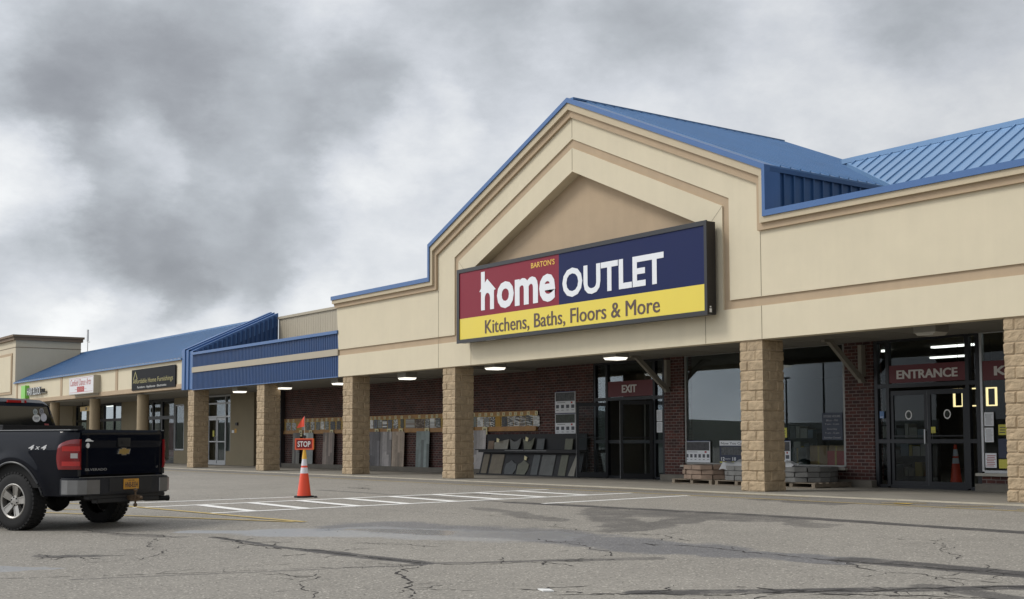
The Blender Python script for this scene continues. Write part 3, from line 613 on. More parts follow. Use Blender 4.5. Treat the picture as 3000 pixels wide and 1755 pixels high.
# split-faced block pillars
def pillar_mesh(w_=.61, h=3.08, course=.2032):
    rr = random.Random(3); m = MB(); n = 22; nz = int(h/.0254)
    def hsh(*a): return random.Random(hash(a)).random()
    from mathutils import noise as NZ
    for side in range(4):
        vs = []; mi = {}
        for j in range(nz+1):
            z = min(h, j*h/nz); cz = int(z/course); fz = z/course-cz; lo = cz == 0
            off = (cz+side) % 2
            for i in range(n+1):
                u = i/n*w_; bx = (u > (.405 if off else .205)); jx = abs(u-(.405 if off else .205))
                mort = (fz < .115) or (jx < .011)
                bump = .011*(NZ.noise(Vector((u*9+side*7, z*11, cz*3+bx)))+.6*NZ.noise(Vector((u*23, z*25, side*3+5)))+.35*NZ.noise(Vector((u*50, z*50, side+9))))+(hsh(side, cz, bx)-.5)*.018
                edge = min(i, n-i)/n
                d = -.016 if mort else .006+bump
                if edge < .001: d = d*.5+(NZ.noise(Vector((side, z*14, 3)))*.006)
                if lo: d += .008
                U = u-w_/2; V = w_/2+d
                if edge < .001: U *= (1+2*d/w_)
                p = {0: (U, -V), 1: (V, U), 2: (-U, V), 3: (-V, -U)}[side]
                vs.append((p[0], p[1], z)); mi[(i, j)] = mort
        o = len(m.v); m.v += vs
        for j in range(nz):
            for i in range(n):
                m.f.append((o+j*(n+1)+i, o+j*(n+1)+i+1, o+(j+1)*(n+1)+i+1, o+(j+1)*(n+1)+i)); m.m.append(1 if (mi[(i, j)] and mi[(i+1, j)] and True) else 0)
    return m
pm = pillar_mesh()
pm.v = [(a-.305-6*0, b+.34, c_) for a, b, c_ in pm.v]
pil0 = pm.build('pillar', [BLOCK, MORTAR], st, recalc=False)
for x1 in (5.99, 12.0, 18.0, -11.25, -17.05):
    c_ = pil0.copy(); COL.objects.link(c_); c_.parent = st; c_.location = (x1, 0, 0); c_.rotation_euler = (0, 0, 0)
# dark steel post and wall braces
br = MB(); br.box(-29.62, 3.40, 0, -29.15, 3.58, 3.1); br.build('steel_post', mat('dark_steel_door', (.035, .033, .036), .6), st)
for X in (-.30, -6.52):
    b_ = MB(); b_.box(X-.05, 3.46, 2.42, X+.05, 3.6, 3.12)
    b_.hexa([(X-.045, 3.46, 2.28), (X+.045, 3.46, 2.28), (X+.045, 3.6, 2.30), (X-.045, 3.6, 2.30), (X-.045, 3.40, 2.40), (X+.045, 3.40, 2.40), (X+.045, 3.52, 2.46), (X-.045, 3.52, 2.46)])
    b_.hexa([(X-.045, 3.38, 2.36), (X+.045, 3.38, 2.36), (X+.045, 3.46, 2.46), (X-.045, 3.46, 2.46), (X-.045, 2.42, 3.13), (X+.045, 2.42, 3.13), (X+.045, 2.52, 3.19), (X-.045, 2.52, 3.19)])
    b_.box(X-.05, 2.25, 3.13, X+.05, 2.55, 3.185)
    b_.build('soffit_brace', mat('weathered_brace', (.24, .225, .19), .8, var=.1), st)

# ---------------------------------------------------------------- link building with blue corrugated fascia
lk = thing('link_building', 'low link building with dark blue corrugated fascia and beige stripe beside the store', 'building', (-24, 0, 0))
f = MB()
def corr(mb, x0, x1, z0, z1, y=.035, pitch=.125):
    x = x0
    while x < x1-.01:
        xe = min(x+pitch, x1); a = x+pitch*.45; b = x+pitch*.55; c_ = x+pitch*.9
        P = [(x, y), (min(a, xe), y), (min(b, xe), y-.016), (min(c_, xe), y-.016), (xe, y)]
        for p, q in zip(P, P[1:]): mb.add([(p[0], p[1], z0), (q[0], q[1], z0), (q[0], q[1], z1), (p[0], p[1], z1)], [(0, 1, 2, 3)])
        x = xe
corr(f, -30.1, -17.94, 3.09, 3.76); corr(f, -30.1, -17.94, 3.97, 4.46); f.box(-30.1, .04, 3.09, -17.94, .3, 4.46)
f.build('fascia', BLUEDARK, lk, recalc=False)
f = MB(); f.box(-30.1, -.02, 3.76, -17.94, .058, 3.97); f.build('fascia_stripe', BEIGEMETAL, lk)
f = MB(); f.box(-30.1, -.05, 4.46, -17.94, .32, 4.56); f.box(-30.08, -.01, 3.065, -17.94, .05, 3.09); f.build('fascia_cap', BLUETRIM, lk)
f = MB()                                                     # stepped corner trim running up the rake
def zr(y): return 4.72+.468*y
for x0, x1, dz, y0 in ((-31.04, -30.74, 0, -.06), (-30.735, -30.45, -.04, -.02), (-30.445, -30.10, -.10, .02)):
    f.box(x0, y0, 3.10, x1, .3, zr(0)+dz)
    f.hexa([(x0, .3, 4.3), (x1, .3, 4.3), (x1, 3.66, 5.8), (x0, 3.66, 5.8), (x0, y0, zr(0)+dz), (x1, y0, zr(0)+dz), (x1, 3.7, zr(3.7)+dz), (x0, 3.7, zr(3.7)+dz)])
f.build('rake_trim', BLUETRIM, lk, bevel=0)
f = MB(); y = .3; f.prism([(.3, 4.3), (3.7, 4.3), (3.7, zr(3.7)-.1), (.3, zr(.3)-.1)], -30.14, -30.101, 'x')
while y < 3.6:
    f.box(-30.10, y, 4.4, -30.06, y+.10, zr(y)-.16); y += .2
f.build('rake_wall', BLUEDARK, lk)
f = MB(); f.box(-30.09, 3.72, 4.3, -17.93, 3.9, 6.08)
x = -30
while x < -17.95: f.box(x, 3.714, 4.3, x+.05, 3.72, 6.08); x += .2
f.build('parapet', BEIGEMETAL, lk)
f = MB(); f.box(-30.08, 3.66, 6.08, -17.93, 3.95, 6.18); f.build('parapet_cap', BEIGEMETAL, lk)
f = MB(); f.box(-30.9, .31, 4.3, -17.93, 3.7, 4.42); f.box(-39, 3.95, 4.3, -17.9, 25, 4.45); f.build('flat_roof', MATS['roof_membrane'], lk)
f = MB(); f.box(-31.0, .31, 3.09, -17.93, 3.62, 3.16); 
f.build('soffit', SOFFIT, lk)
MB().box(-39.198, 3.25, .0, -36.45, 3.6, 3.1).build('tan_wall', TANWALL, lk)
f = MB(); f.box(-33.84, 3.25, 0, -31.4, 3.62, 3.1); f.box(-34.34, 3.26, 0, -33.841, 3.61, .61); f.build('tan_wall', TANWALL, lk)
f = MB(); f.box(-31.4, 3.6, 0, -29.62, 3.9, 3.1); f.build('brick_wall', BRICK, lk)
o = framed('door_frame', [-36.42, -34.42, -33.88], [.03, 2.13, 2.72, 3.05], 3.32, lk, m=ALU, w_=.07, skip={(0, 0)})
for hx, wd, ang in ((-36.37, .92, 0), (-34.47, .92, math.pi)):
    dd = MB(); x0 = min(hx, hx+wd*math.cos(ang)); x1 = x0+wd
    for a, b, c_, e_ in ((x0, x0+.07, .04, 2.08), (x1-.07, x1, .04, 2.08), (x0+.07, x1-.07, 1.98, 2.08), (x0+.07, x1-.07, .04, .20), (x0+.07, x1-.07, 1.0, 1.05)): dd.box(a, 3.30, c_, b, 3.34, e_)
    do = dd.build('door', ALU, lk); MB().box(x0+.07, 3.315, .20, x1-.07, 3.323, 1.98).build('pane', GLASS, do)
    h_ = MB(); hxx = x1-.10 if ang == 0 else x0+.10; h_.tube([(hxx, 3.30, .95), (hxx, 3.24, .98), (hxx, 3.24, 1.22), (hxx, 3.30, 1.25)], .012); h_.build('door_handle', ALU, do)
f = MB(); f.box(-33.18, 3.19, 1.72, -32.98, 3.25, 1.84); f.build('wall_vent', BLACK, lk)
lin = MB(); lin.box(-39, 9, 0, -31.5, 9.1, 3.2); lin.box(-39.2, 3.62, -.02, -31.45, 9, .01, 1); lin.box(-39, 3.62, 3.12, -31.5, 9, 3.2); lin.box(-31.6, 3.62, 0, -31.5, 9, 3.2); lin.build('interior', [INTW, INTF], lk)
for x1 in (-23.47, -29.95):
    c_ = pil0.copy(); COL.objects.link(c_); c_.parent = lk; c_.location = (x1+24-6, 0, 0)
for o_ in [q for q in lk.children if q.name.startswith('pillar')]: o_.location.x = o_.location.x   # pillars stand with their right faces at -23.47 and -29.95

# ---------------------------------------------------------------- shop row at the left
sr = thing('shop_row', 'long low row of shops with a cream fascia, round columns and blue sloping roof', 'building', (-43, 0, 0))
f = MB(); f.box(-56.4, 0, 3.36, -31.05, .3, 4.30); f.build('fascia', STUCCO, sr)
f = MB(); f.box(-56.4, -.03, 3.17, -31.06, .3, 3.36); f.box(-56.4, -.05, 4.30, -31.05, .25, 4.42)
for x in (-47.5, -39.05, -55.9): f.box(x-.16, -.025, 3.36, x+.16, .0, 4.30)
f.build('fascia_trim', TAN, sr)
f = MB(); pr = lambda y: 4.43+.475*y
f.add([(-56.4, -.10, pr(-.10)), (-31.05, -.10, pr(-.10)), (-31.05, 3.66, pr(3.66)), (-56.4, 3.66, pr(3.66)), (-56.4, -.10, pr(-.10)-.06), (-31.05, -.10, pr(-.10)-.06), (-31.05, 3.66, pr(3.66)-.06), (-56.4, 3.66, pr(3.66)-.06)],
      [(0, 1, 2, 3), (7, 6, 5, 4), (0, 4, 5, 1), (1, 5, 6, 2), (2, 6, 7, 3)])
x = -56.2
while x < -31.1:
    f.add([(x, -.1, pr(-.1)), (x+.04, -.1, pr(-.1)), (x+.04, 3.66, pr(3.66)), (x, 3.66, pr(3.66)), (x, -.1, pr(-.1)+.02), (x+.04, -.1, pr(-.1)+.02), (x+.04, 3.66, pr(3.66)+.02), (x, 3.66, pr(3.66)+.02)], [(4, 5, 6, 7), (0, 1, 5, 4), (1, 2, 6, 5), (3, 0, 4, 7)]); x += .41
f.box(-56.4, 3.6, pr(3.66)-.03, -31.05, 3.78, pr(3.66)+.06); f.box(-56.4, 3.72, 4.4, -31.05, 3.77, pr(3.66)-.03)
f.build('roof', BLUEROOF, sr)
f = MB(); f.box(-56.4, .31, 3.10, -31.05, 3.25, 3.18); f.build('soffit', SOFFIT, sr)
for x0, x1, z0, z1 in ((-56.4, -55.8, 0, 3.1), (-53.8, -51.75, 0, 3.1), (-47.95, -44.25, 0, 3.1), (-40.45, -39.2, 0, .60), (-40.45, -39.2, 2.8, 3.1)):
    MB().box(x0, 3.25, z0, x1, 3.6, z1).build('wall', TANWALL, sr)
framed('shop_window', [-55.78, -53.83], [.04, 2.2, 3.05], 3.32, sr, w_=.12)
framed('shop_window', [-51.7, -50.85, -49.25, -48.0], [.04, 2.2, 3.05], 3.32, sr, w_=.14)
framed('shop_window', [-44.2, -43.4, -42.15, -40.48], [.04, 2.2, 3.05], 3.32, sr, w_=.16)
framed('shop_window', [-40.40, -39.25], [.65, 2.75], 3.32, sr, m=ALU, w_=.07)
f = MB(); f.box(-56, 8, 0, -39.3, 8.1, 3.2); f.box(-56, 3.62, -.02, -39.3, 8, .01, 1); f.box(-56, 3.62, 3.12, -39.3, 8, 3.2); f.build('interior', [INTW, INTF], sr)
f = MB(); f.box(-41.9, 3.55, .3, -41.0, 3.6, 2.2); f.build('red_display_panel', mat('dark_red_panel', (.16, .03, .035), .7), sr)
f = MB()
for x, y in ((-42.9, 4.6), (-49.6, 4.6), (-54.5, 4.4)): f.box(x, y, 3.04, x+1.2, y+.25, 3.115)
f.build('interior_light', MATS['fluorescent_tube'], sr)
f = MB(); f.lathe([(.25, 0), (.25, 3.1)], (-36.6+.0, .35, 0), n=28)
col0 = f.build('column', mat('tan_column_stucco', (.33, .26, .165), .9, var=.08, bump=.3, bscale=120), sr, smooth=True)
for dx in (-6.6, -13.2, -19.4):
    c_ = col0.copy(); COL.objects.link(c_); c_.parent = sr; c_.location = (dx, 0, 0)
# tall corner block
tb = thing('corner_block', 'tall cream stucco corner block with brown cornice at the far left end', 'building', (-66, 2, 0))
f = MB(); f.box(-78, 0, 0, -56.4, 3.66, 6.82); f.build('wall', mat('corner_stucco', (.60, .53, .40), .9, var=.05, vscale=1, bump=.3, streak=.4), tb)
f = MB(); f.box(-78.2, -.22, 7.0, -56.18, 3.8, 7.12); f.box(-78.1, -.14, 6.82, -56.26, 3.74, 7.0); f.box(-78, -.015, 6.40, -56.385, 3.675, 6.43); f.build('cornice', mat('brown_cornice', (.20, .145, .10), .8), tb)
f = MB(); f.box(-77, -.05, 3.75, -57.0, 0, 6.10, 0); f.box(-76.8, -.07, 3.9, -57.14, -.05, 5.95, 1); f.build('sign_panel', [TAN, STUCCO], tb)
an = MB(); an.tube([(-56.9, 4.2, 6.3), (-56.9, 4.2, 7.1)], .022); an.tube([(-56.9, 4.2, 6.95), (-56.9, 4.2, 7.65)], .06); an.tube([(-56.9, 4.2, 6.9), (-56.5, 4.2, 6.9)], .02)
tag(an.build('antenna', mat('pale_antenna', (.8, .8, .8), .5)), 'thin pale antenna mast behind the corner block roof', 'antenna')

# lamp posts on the far side of the lot (mirrored in the windows)
for x, y, h, lb in ((-73.7, -82.7, 9.6, 'taller dark lamp post mirrored in the store window'), (-79.1, -82.7, 7.9, 'shorter dark lamp post mirrored in the store window')):
    t_ = thing('street_lamp', lb, 'street lamp', (x, y, lotz(y)), 'lamp posts across the lot')
    MB().tube([(x, y, lotz(y)), (x, y, h)], [.14, .09], 10).build('post', BLACK, t_); MB().box(x-.5, y-.2, h, x+.5, y+.2, h+.16).build('lamp_head', BLACK, t_, bevel=.02)
# ---------------------------------------------------------------- the big storefront sign
bs = thing('storefront_sign', 'big red, navy and yellow cabinet sign lettered home OUTLET over the store arcade', 'sign', (-5.84, -.25, 3.64))
RED = mat('sign_red', (.245, .026, .045), .5, var=.03, vscale=1, spec=.2); NAVY = mat('sign_navy', (.014, .022, .085), .5, var=.04, vscale=1, spec=.15)
YEL = mat('sign_yellow', (.78, .62, .07), .4, var=.02, vscale=1); SW = mat('sign_white', (.80, .82, .85), .5); SBR = mat('sign_brown', (.095, .058, .050), .5)
f = MB(); f.box(-10.55, -.345, 3.655, -1.14, -.10, 5.615)
for a in ((-10.56, -.372, 5.53, -1.13, -.34, 5.63), (-10.56, -.372, 3.64, -1.13, -.34, 3.735), (-10.56, -.372, 3.735, -10.44, -.34, 5.53), (-1.21, -.372, 3.735, -1.13, -.34, 5.53)): f.box(*a)
f.build('cabinet', mat('black_cabinet', (.012, .012, .014), .4), bs)
def patch(x0, z0, x1, z1, y0, y1, m, name, parent): return MB().box(x0, y0, z0, x1, y1, z1).build(name, m, parent)
fr = patch(-10.44, 4.295, -6.135, 5.53, -.350, -.344, RED, 'red_panel', bs); fn = patch(-6.135, 4.295, -1.21, 5.53, -.350, -.344, NAVY, 'navy_panel', bs); fy = patch(-10.44, 3.735, -1.21, 4.295, -.350, -.344, YEL, 'yellow_panel', bs)
t = MB(); Y = -.352; D = .006
# letter h drawn as a small house with a chimney stem
n_ = 8; arc = [(-9.13+.12*math.cos(math.pi-i*math.pi/n_), 4.74+.14*math.sin(math.pi-i*math.pi/n_)) for i in range(n_+1)]
t.prism([(-9.42, 4.44), (-9.25, 4.44)]+arc+[(-9.01, 4.435), (-8.835, 4.435), (-8.835, 4.925), (-8.755, 4.94), (-9.14, 5.245), (-9.25, 5.15), (-9.25, 5.45), (-9.42, 5.45), (-9.42, 5.02), (-9.50, 4.935), (-9.42, 4.93)], Y-D, Y)
text(t, 'ome', (-8.70, 4.41, -6.27, 5.10), D, 0, bold=.03, at=Y)
t.build('lettering', SW, fr)
t = MB(); text(t, "BARTON'S", (-7.24, 5.30, -6.29, 5.44), .004, 0, bold=.012, at=Y); t.build('small_lettering', mat('sign_gold', (.78, .50, .08), .5), fr)
t = MB(); text(t, 'OUTLET', (-5.99, 4.44, -2.45, 5.14), D, 0, bold=.028, at=Y); t.build('lettering', SW, fn)
t = MB(); text(t, 'Kitchens, Baths, Floors & More', (-9.25, 3.765, -2.605, 4.17), .004, 0, bold=0, at=Y); text(t, 'Kitchens, Baths, Floors & More', (-9.234, 3.765, -2.59, 4.17), .005, 0, bold=0, at=Y-.0004); t.build('lettering', SBR, fy)
f = MB()
for x in (-9.3, -6.95, -3.73, -2.2):
    f.box(x-.11, -.13, 5.60, x-.02, .30, 5.69); f.box(x+.02, -.13, 5.60, x+.11, .30, 5.69); f.box(x-.13, -.14, 5.62, x+.13, -.10, 5.655)
f.build('mounting_bracket', mat('galvanised_bracket', (.30, .27, .22), .6, metal=.3, var=.2), bs)
f = MB(); f.box(-1.138, -.30, 3.70, -1.132, -.24, 3.78); f.box(-1.138, -.29, 3.80, -1.132, -.25, 3.83); f.box(-9.3, -.32, 3.645, -8.9, -.25, 3.654); f.build('rating_label', WHITE, bs)

# transom signs and store papers on the glass
def glass_sign(name, x0, z0, x1, z1, s, tb_, label, bold=.02):
    o = MB().box(x0, 3.622, z0, x1, 3.634, z1).build(name, mat('maroon_panel', (.115, .012, .018), .5))
    tag(o, label, 'sign'); m = MB(); text(m, s, tb_, .003, 0, bold=bold, at=3.620); text(m, s, (tb_[0]+.012, tb_[1], tb_[2]+.012, tb_[3]), .004, 0, bold=bold, at=3.6195); m.build('lettering', mat('pale_lettering', (.62, .60, .57), .6), o); return o
glass_sign('transom_sign', .345, 2.25, 2.215, 2.63, 'ENTRANCE', (.54, 2.33, 2.03, 2.52), 'maroon panel lettered ENTRANCE above the right double doors')
glass_sign('transom_sign', -9.01, 2.225, -7.175, 2.65, 'EXIT', (-8.42, 2.33, -7.83, 2.54), 'maroon panel lettered EXIT above the open left doors')
glass_sign('window_sign', 2.61, 2.22, 5.1, 2.61, 'KITCHENS', (2.87, 2.31, 4.8, 2.50), 'maroon window sign starting with K behind the rightmost pillar')
PAPER = mat('white_paper', (.74, .76, .79), .7); INK = mat('grey_ink', (.09, .10, .12), .7); YP = mat('yellow_paper', (.60, .56, .10), .7)
def card(name, x0, z0, x1, z1, y, m=PAPER, label='', cat='poster', group=None, t_=.006):
    o = MB().box(x0, y-t_, z0, x1, y, z1).build(name, m); tag(o, label, cat, group); return o
def lines(o, x0, z0, x1, z1, y, n, m=INK, name='print', seed=1):
    rr = random.Random(seed); b = MB(); h = (z1-z0)/n
    for i in range(n):
        a = rr.uniform(0, .15)*(x1-x0); c = rr.uniform(.0, .2)*(x1-x0); b.box(x0+a, y-.0015, z0+h*(i+.25), x1-c, y, z0+h*(i+.6))
    b.build(name, m, o)
hs = card('store_hours_sign', -1.52, 1.03, -.935, 1.65, 3.626, mat('slate_panel', (.028, .038, .062), .6), 'dark slate window sign listing the store hours', 'sign')
m = MB()
for s, z in (('STORE HOURS', 1.565), ('Mon - Fri', 1.475), ('9 am - 6 pm', 1.385), ('Saturday', 1.275), ('9 am - 5 pm', 1.185), ('Sunday Closed', 1.08)):
    wd = .040*len(s)*(.9 if z < 1.5 else 1.08); wd = min(wd, .5); text(m, s, (-1.23-wd/2, z-.024, -1.23+wd/2, z+.026), .002, 0, at=3.6195, bold=.01)
m.build('lettering', mat('grey_lettering', (.30, .31, .33), .7), hs)
def poster(x0, z0, x1, z1, y, label, seed, n=5, head=.45):
    o = card('poster', x0, z0, x1, z1, y, PAPER, label); rr = random.Random(seed); w_ = x1-x0; h = z1-z0; t_ = y-.006
    pm_ = mat('poster_photo_%d' % (seed % 3), ((.035, .045, .035), (.05, .05, .055), (.08, .085, .09))[seed % 3], .6, var=.8, vscale=14)
    MB().box(x0+.03*w_, t_-.001, z1-head*h, x1-.03*w_, t_, z1-.05*h).build('picture', pm_, o)
    MB().box(x0+.0*w_, t_-.0012, z1-.035*h, x1, t_, z1-.0*h).build('header_strip', mat('poster_blue', (.035, .05, .14), .6), o)
    b = MB(); k = w_/n
    for i in range(n): MB().box(x0+k*(i+.2), t_-.001, z0+.22*h, x0+k*(i+.78), t_, z0+.38*h).build('product_picture', INK, o)
    for i in range(n): b.box(x0+k*(i+.25), t_-.001, z0+.12*h, x0+k*(i+.7), t_, z0+.14*h)
    b.box(x0+.1*w_, t_-.001, z0+.47*h, x0+.5*w_, t_, z0+.49*h); b.build('print', INK, o)
    MB().box(x1-.22*w_, t_-.0016, z0+.44*h, x1-.14*w_, t_-.0002, z0+.52*h).build('red_mark', mat('poster_red', (.4, .04, .04), .6), o)
    return o
poster(-6.04+.06, .475, -5.09, 1.02, 3.628, 'white product poster in the lower left corner of the store window', 1, 6)
poster(-2.62-.4, .475, -2.47, 1.02, 3.628, 'white product poster in the window partly hidden by the pillar', 4, 3)
y_ = card('window_notice', -2.78, 1.09, -2.57, 1.32, 3.628, YP, 'small yellow notice in the store window above a white poster', 'notice'); lines(y_, -2.76, 1.12, -2.6, 1.28, 3.6215, 3)
pn = card('poster', -4.76, .475, -3.9, 1.02, 3.628, mat('navy_paper', (.03, .04, .075), .6), 'poster beginning Now You Can in the window beside the pillar', 'poster')
MB().box(-4.76, 3.6205, .90, -3.9, 3.6219, 1.02).build('white_band', PAPER, pn); m = MB(); text(m, 'Now You Can', (-4.71, .925, -3.95, .985), .001, 0, at=3.6203, bold=.01); m.build('print', INK, pn)
m = MB(); text(m, '12', (-4.71, .53, -4.59, .615), .001, 0, at=3.6213, bold=.02); text(m, '18', (-4.33, .53, -4.21, .615), .001, 0, at=3.6213, bold=.02); text(m, 'MONTHS', (-4.57, .555, -4.40, .585), .001, 0, at=3.6213); m.build('lettering', PAPER, pn)
MB().box(-4.7, 3.6205, .67, -3.95, 3.6219, .87).build('picture', mat('poster_photo_2', (.08, .085, .09), .6, var=.8, vscale=14), pn); MB().box(-4.76, 3.6205, .476, -3.9, 3.6219, .505).build('green_band', YP, pn)
# two stacked product posters on the brick by the exit
a_ = poster(-11.33, 1.83, -10.39, 2.45, 3.585, 'upper product poster on the brick wall left of the exit', 8, 4); b_ = poster(-11.33, 1.20, -10.39, 1.82, 3.585, 'lower product poster on the brick wall left of the exit', 6, 4)
for nm, bx, lb in (('window_notice', (-7.04, 1.54, -6.83, 1.83), 'upper white paper notice on the side glass right of the exit'), ('window_notice', (-7.04, 1.24, -6.83, 1.52), 'lower white paper notice on the side glass right of the exit'),
                   ('window_notice', (2.62, 1.30, 2.83, 1.58), 'upper white letter taped inside the window right of the entrance'), ('window_notice', (2.62, .98, 2.82, 1.27), 'middle white letter taped inside the window right of the entrance')):
    o = card(nm, bx[0], bx[1], bx[2], bx[3], 3.628, PAPER, lb, 'notice'); lines(o, bx[0]+.02, bx[1]+.03, bx[2]-.02, bx[3]-.03, 3.6215, 10, mat('faint_print', (.33, .34, .36), .7), seed=len(lb))
o = card('window_notice', 2.62, .47, 2.87, .76, 3.628, PAPER, 'white notice with red print low in the window right of the entrance', 'notice'); lines(o, 2.64, .49, 2.85, .73, 3.6215, 7, mat('poster_red', (.4, .04, .04), .6))
o = card('window_notice', 2.93, 1.12, 3.12, 1.33, 3.628, YP, 'yellow notice in the window beside the rightmost pillar', 'notice'); lines(o, 2.95, 1.15, 3.1, 1.3, 3.6215, 3)
o = card('window_poster', 2.92, .66, 3.30, 1.05, 3.628, mat('navy_paper', (.03, .04, .075), .6), 'navy poster over a yellow strip beside the rightmost pillar', 'poster'); MB().box(2.92, 3.622, .46, 3.30, 3.628, .64).build('yellow_strip', YP, o)
o = card('door_notice', .08, 1.50, .19, 1.65, 3.628, mat('blue_sticker', (.12, .22, .42), .6), 'small blue and white sticker on the side glass left of the entrance', 'sticker'); lines(o, .09, 1.51, .18, 1.55, 3.6215, 2, PAPER)
o = card('door_notice', 1.36, 1.17, 1.47, 1.30, 3.634, YP, 'small yellow sticker on the entrance door by its inner edge', 'sticker'); lines(o, 1.37, 1.18, 1.46, 1.23, 3.6275, 2)

# ---------------------------------------------------------------- soffit lights
LENS = mat('light_lens', (1.0, .95, .84), emit=1.25)
def soffit_light(x, y, ztop, label, lit=True):
    o = MB().box(x-.24, y-.20, ztop-.17, x+.24, y+.20, ztop).build('soffit_light', mat('light_housing', (.26, .25, .22), .6)); 
    tag(o, label, 'ceiling light', 'lights under the arcade ceiling')
    m = MB(); m.prism([(x-.23, ztop-.17), (x+.23, ztop-.17), (x+.16, ztop-.225), (x-.16, ztop-.225)], y-.19, y+.19); m.build('lens', LENS if lit else mat('unlit_lens', (.5, .48, .42), .4), o)
for x, z, lb in ((-27.2, 3.11, 'lit light under the blue fascia near the glass shop door'), (-23.35, 3.11, 'lit light under the blue fascia just right of a pillar'), (-19.2, 3.11, 'lit light behind the pillar below the fascia corner'),
                 (-14.95, 3.11, 'lit light under the soffit above the wood panel samples'), (-10.35, 3.19, 'lit light under the soffit above the stone sample rack'), (-5.35, 3.19, 'lit light under the soffit in front of the exit')):
    soffit_light(x, .75, z, lb)
soffit_light(3.25, 1.05, 3.19, 'unlit light box under the soffit in front of the entrance', False)

# ---------------------------------------------------------------- sample boards along the brick wall
OAK = mat('varnished_board', (.40, .215, .075), .6, var=.3, vscale=3); PLY = mat('yellow_plywood', (.45, .30, .085), .7, var=.2, vscale=3)
for x0, x1, lb in ((-29.15, -23.6, 'long wooden display board between the two pillars behind the cone'), (-22.95, -17.2, 'long wooden display board with tile sheets in the middle arcade bay'), (-16.9, -12.2, 'wooden display board with stone mosaics above the sample rack')):
    d = thing('display_board', lb, 'display board', ((x0+x1)/2, 3.58, 1.33), 'wooden sample boards on the brick wall')
    MB().box(x0, 3.57, 1.44, x1, 3.598, 1.82).build('backboard', PLY, d); MB().box(x0, 3.552, 1.82, x1, 3.598, 1.93).build('top_rail', OAK, d)
    m = MB(); m.box(x0, 3.53, 1.33, x1, 3.598, 1.465); m.box(x0, 3.50, 1.325, x1, 3.53, 1.345); m.build('ledge', OAK, d)
PAL = {k: mat('tile_'+k, v, r) for k, v, r in (('white', (.72, .72, .69), .35), ('pale', (.46, .47, .46), .45), ('grey', (.19, .20, .19), .5), ('dgrey', (.09, .095, .095), .5), ('black', (.012, .012, .014), .3), ('navy', (.02, .03, .05), .3),
       ('olive', (.12, .125, .09), .6), ('beige', (.28, .24, .20), .6), ('brown', (.13, .10, .08), .7), ('ochre', (.42, .24, .04), .7), ('green', (.20, .23, .20), .5))}
def sample(x0, x1, z0, z1, pal, nx_, nz_, desc, st_=0, y=3.57, gap=.12):
    rr = random.Random(int(x0*100)); m = MB(); pal = [PAL[p] for p in pal]; w_ = (x1-x0)/nx_; h = (z1-z0)/nz_
    m.box(x0+.012, y-.006, z0+.006, x1-.012, y, z1-.006, len(pal)-1)
    for j in range(nz_):
        o_ = (st_*w_ if j % 2 else -st_*w_*.2)
        for i in range(nx_):
            a = x0+i*w_+o_+(rr.uniform(-.015, .015) if st_ else 0); m.box(max(x0-.03, a+w_*gap*.3), y-.012-rr.uniform(0, .006), z0+j*h+h*gap, min(x1+.03, a+w_*(1-gap*.3)), y-.005, z0+(j+1)*h-h*gap*.3, rr.randrange(len(pal)))
    o = m.build('tile_sample', pal); tag(o, desc, 'tile sample', 'tile sheets hung on the wooden boards'); return o
TAG = mat('cream_tag', (.72, .66, .40), .7)
def ptag(x, z0, z1, w_, label, y=3.55, group='small price tags on the top rails'):
    o = MB().box(x-w_/2, y-.004, z0, x+w_/2, y, z1).build('price_tag', TAG); tag(o, label, 'price tag', group)
    m = MB(); m.box(x-w_*.28, y-.0055, z0+(z1-z0)*.55, x+w_*.25, y-.004, z0+(z1-z0)*.8); m.box(x-w_*.2, y-.0055, z0+(z1-z0)*.2, x+w_*.3, y-.004, z0+(z1-z0)*.4); m.build('print', mat('tag_print', (.26, .24, .16), .8), o)
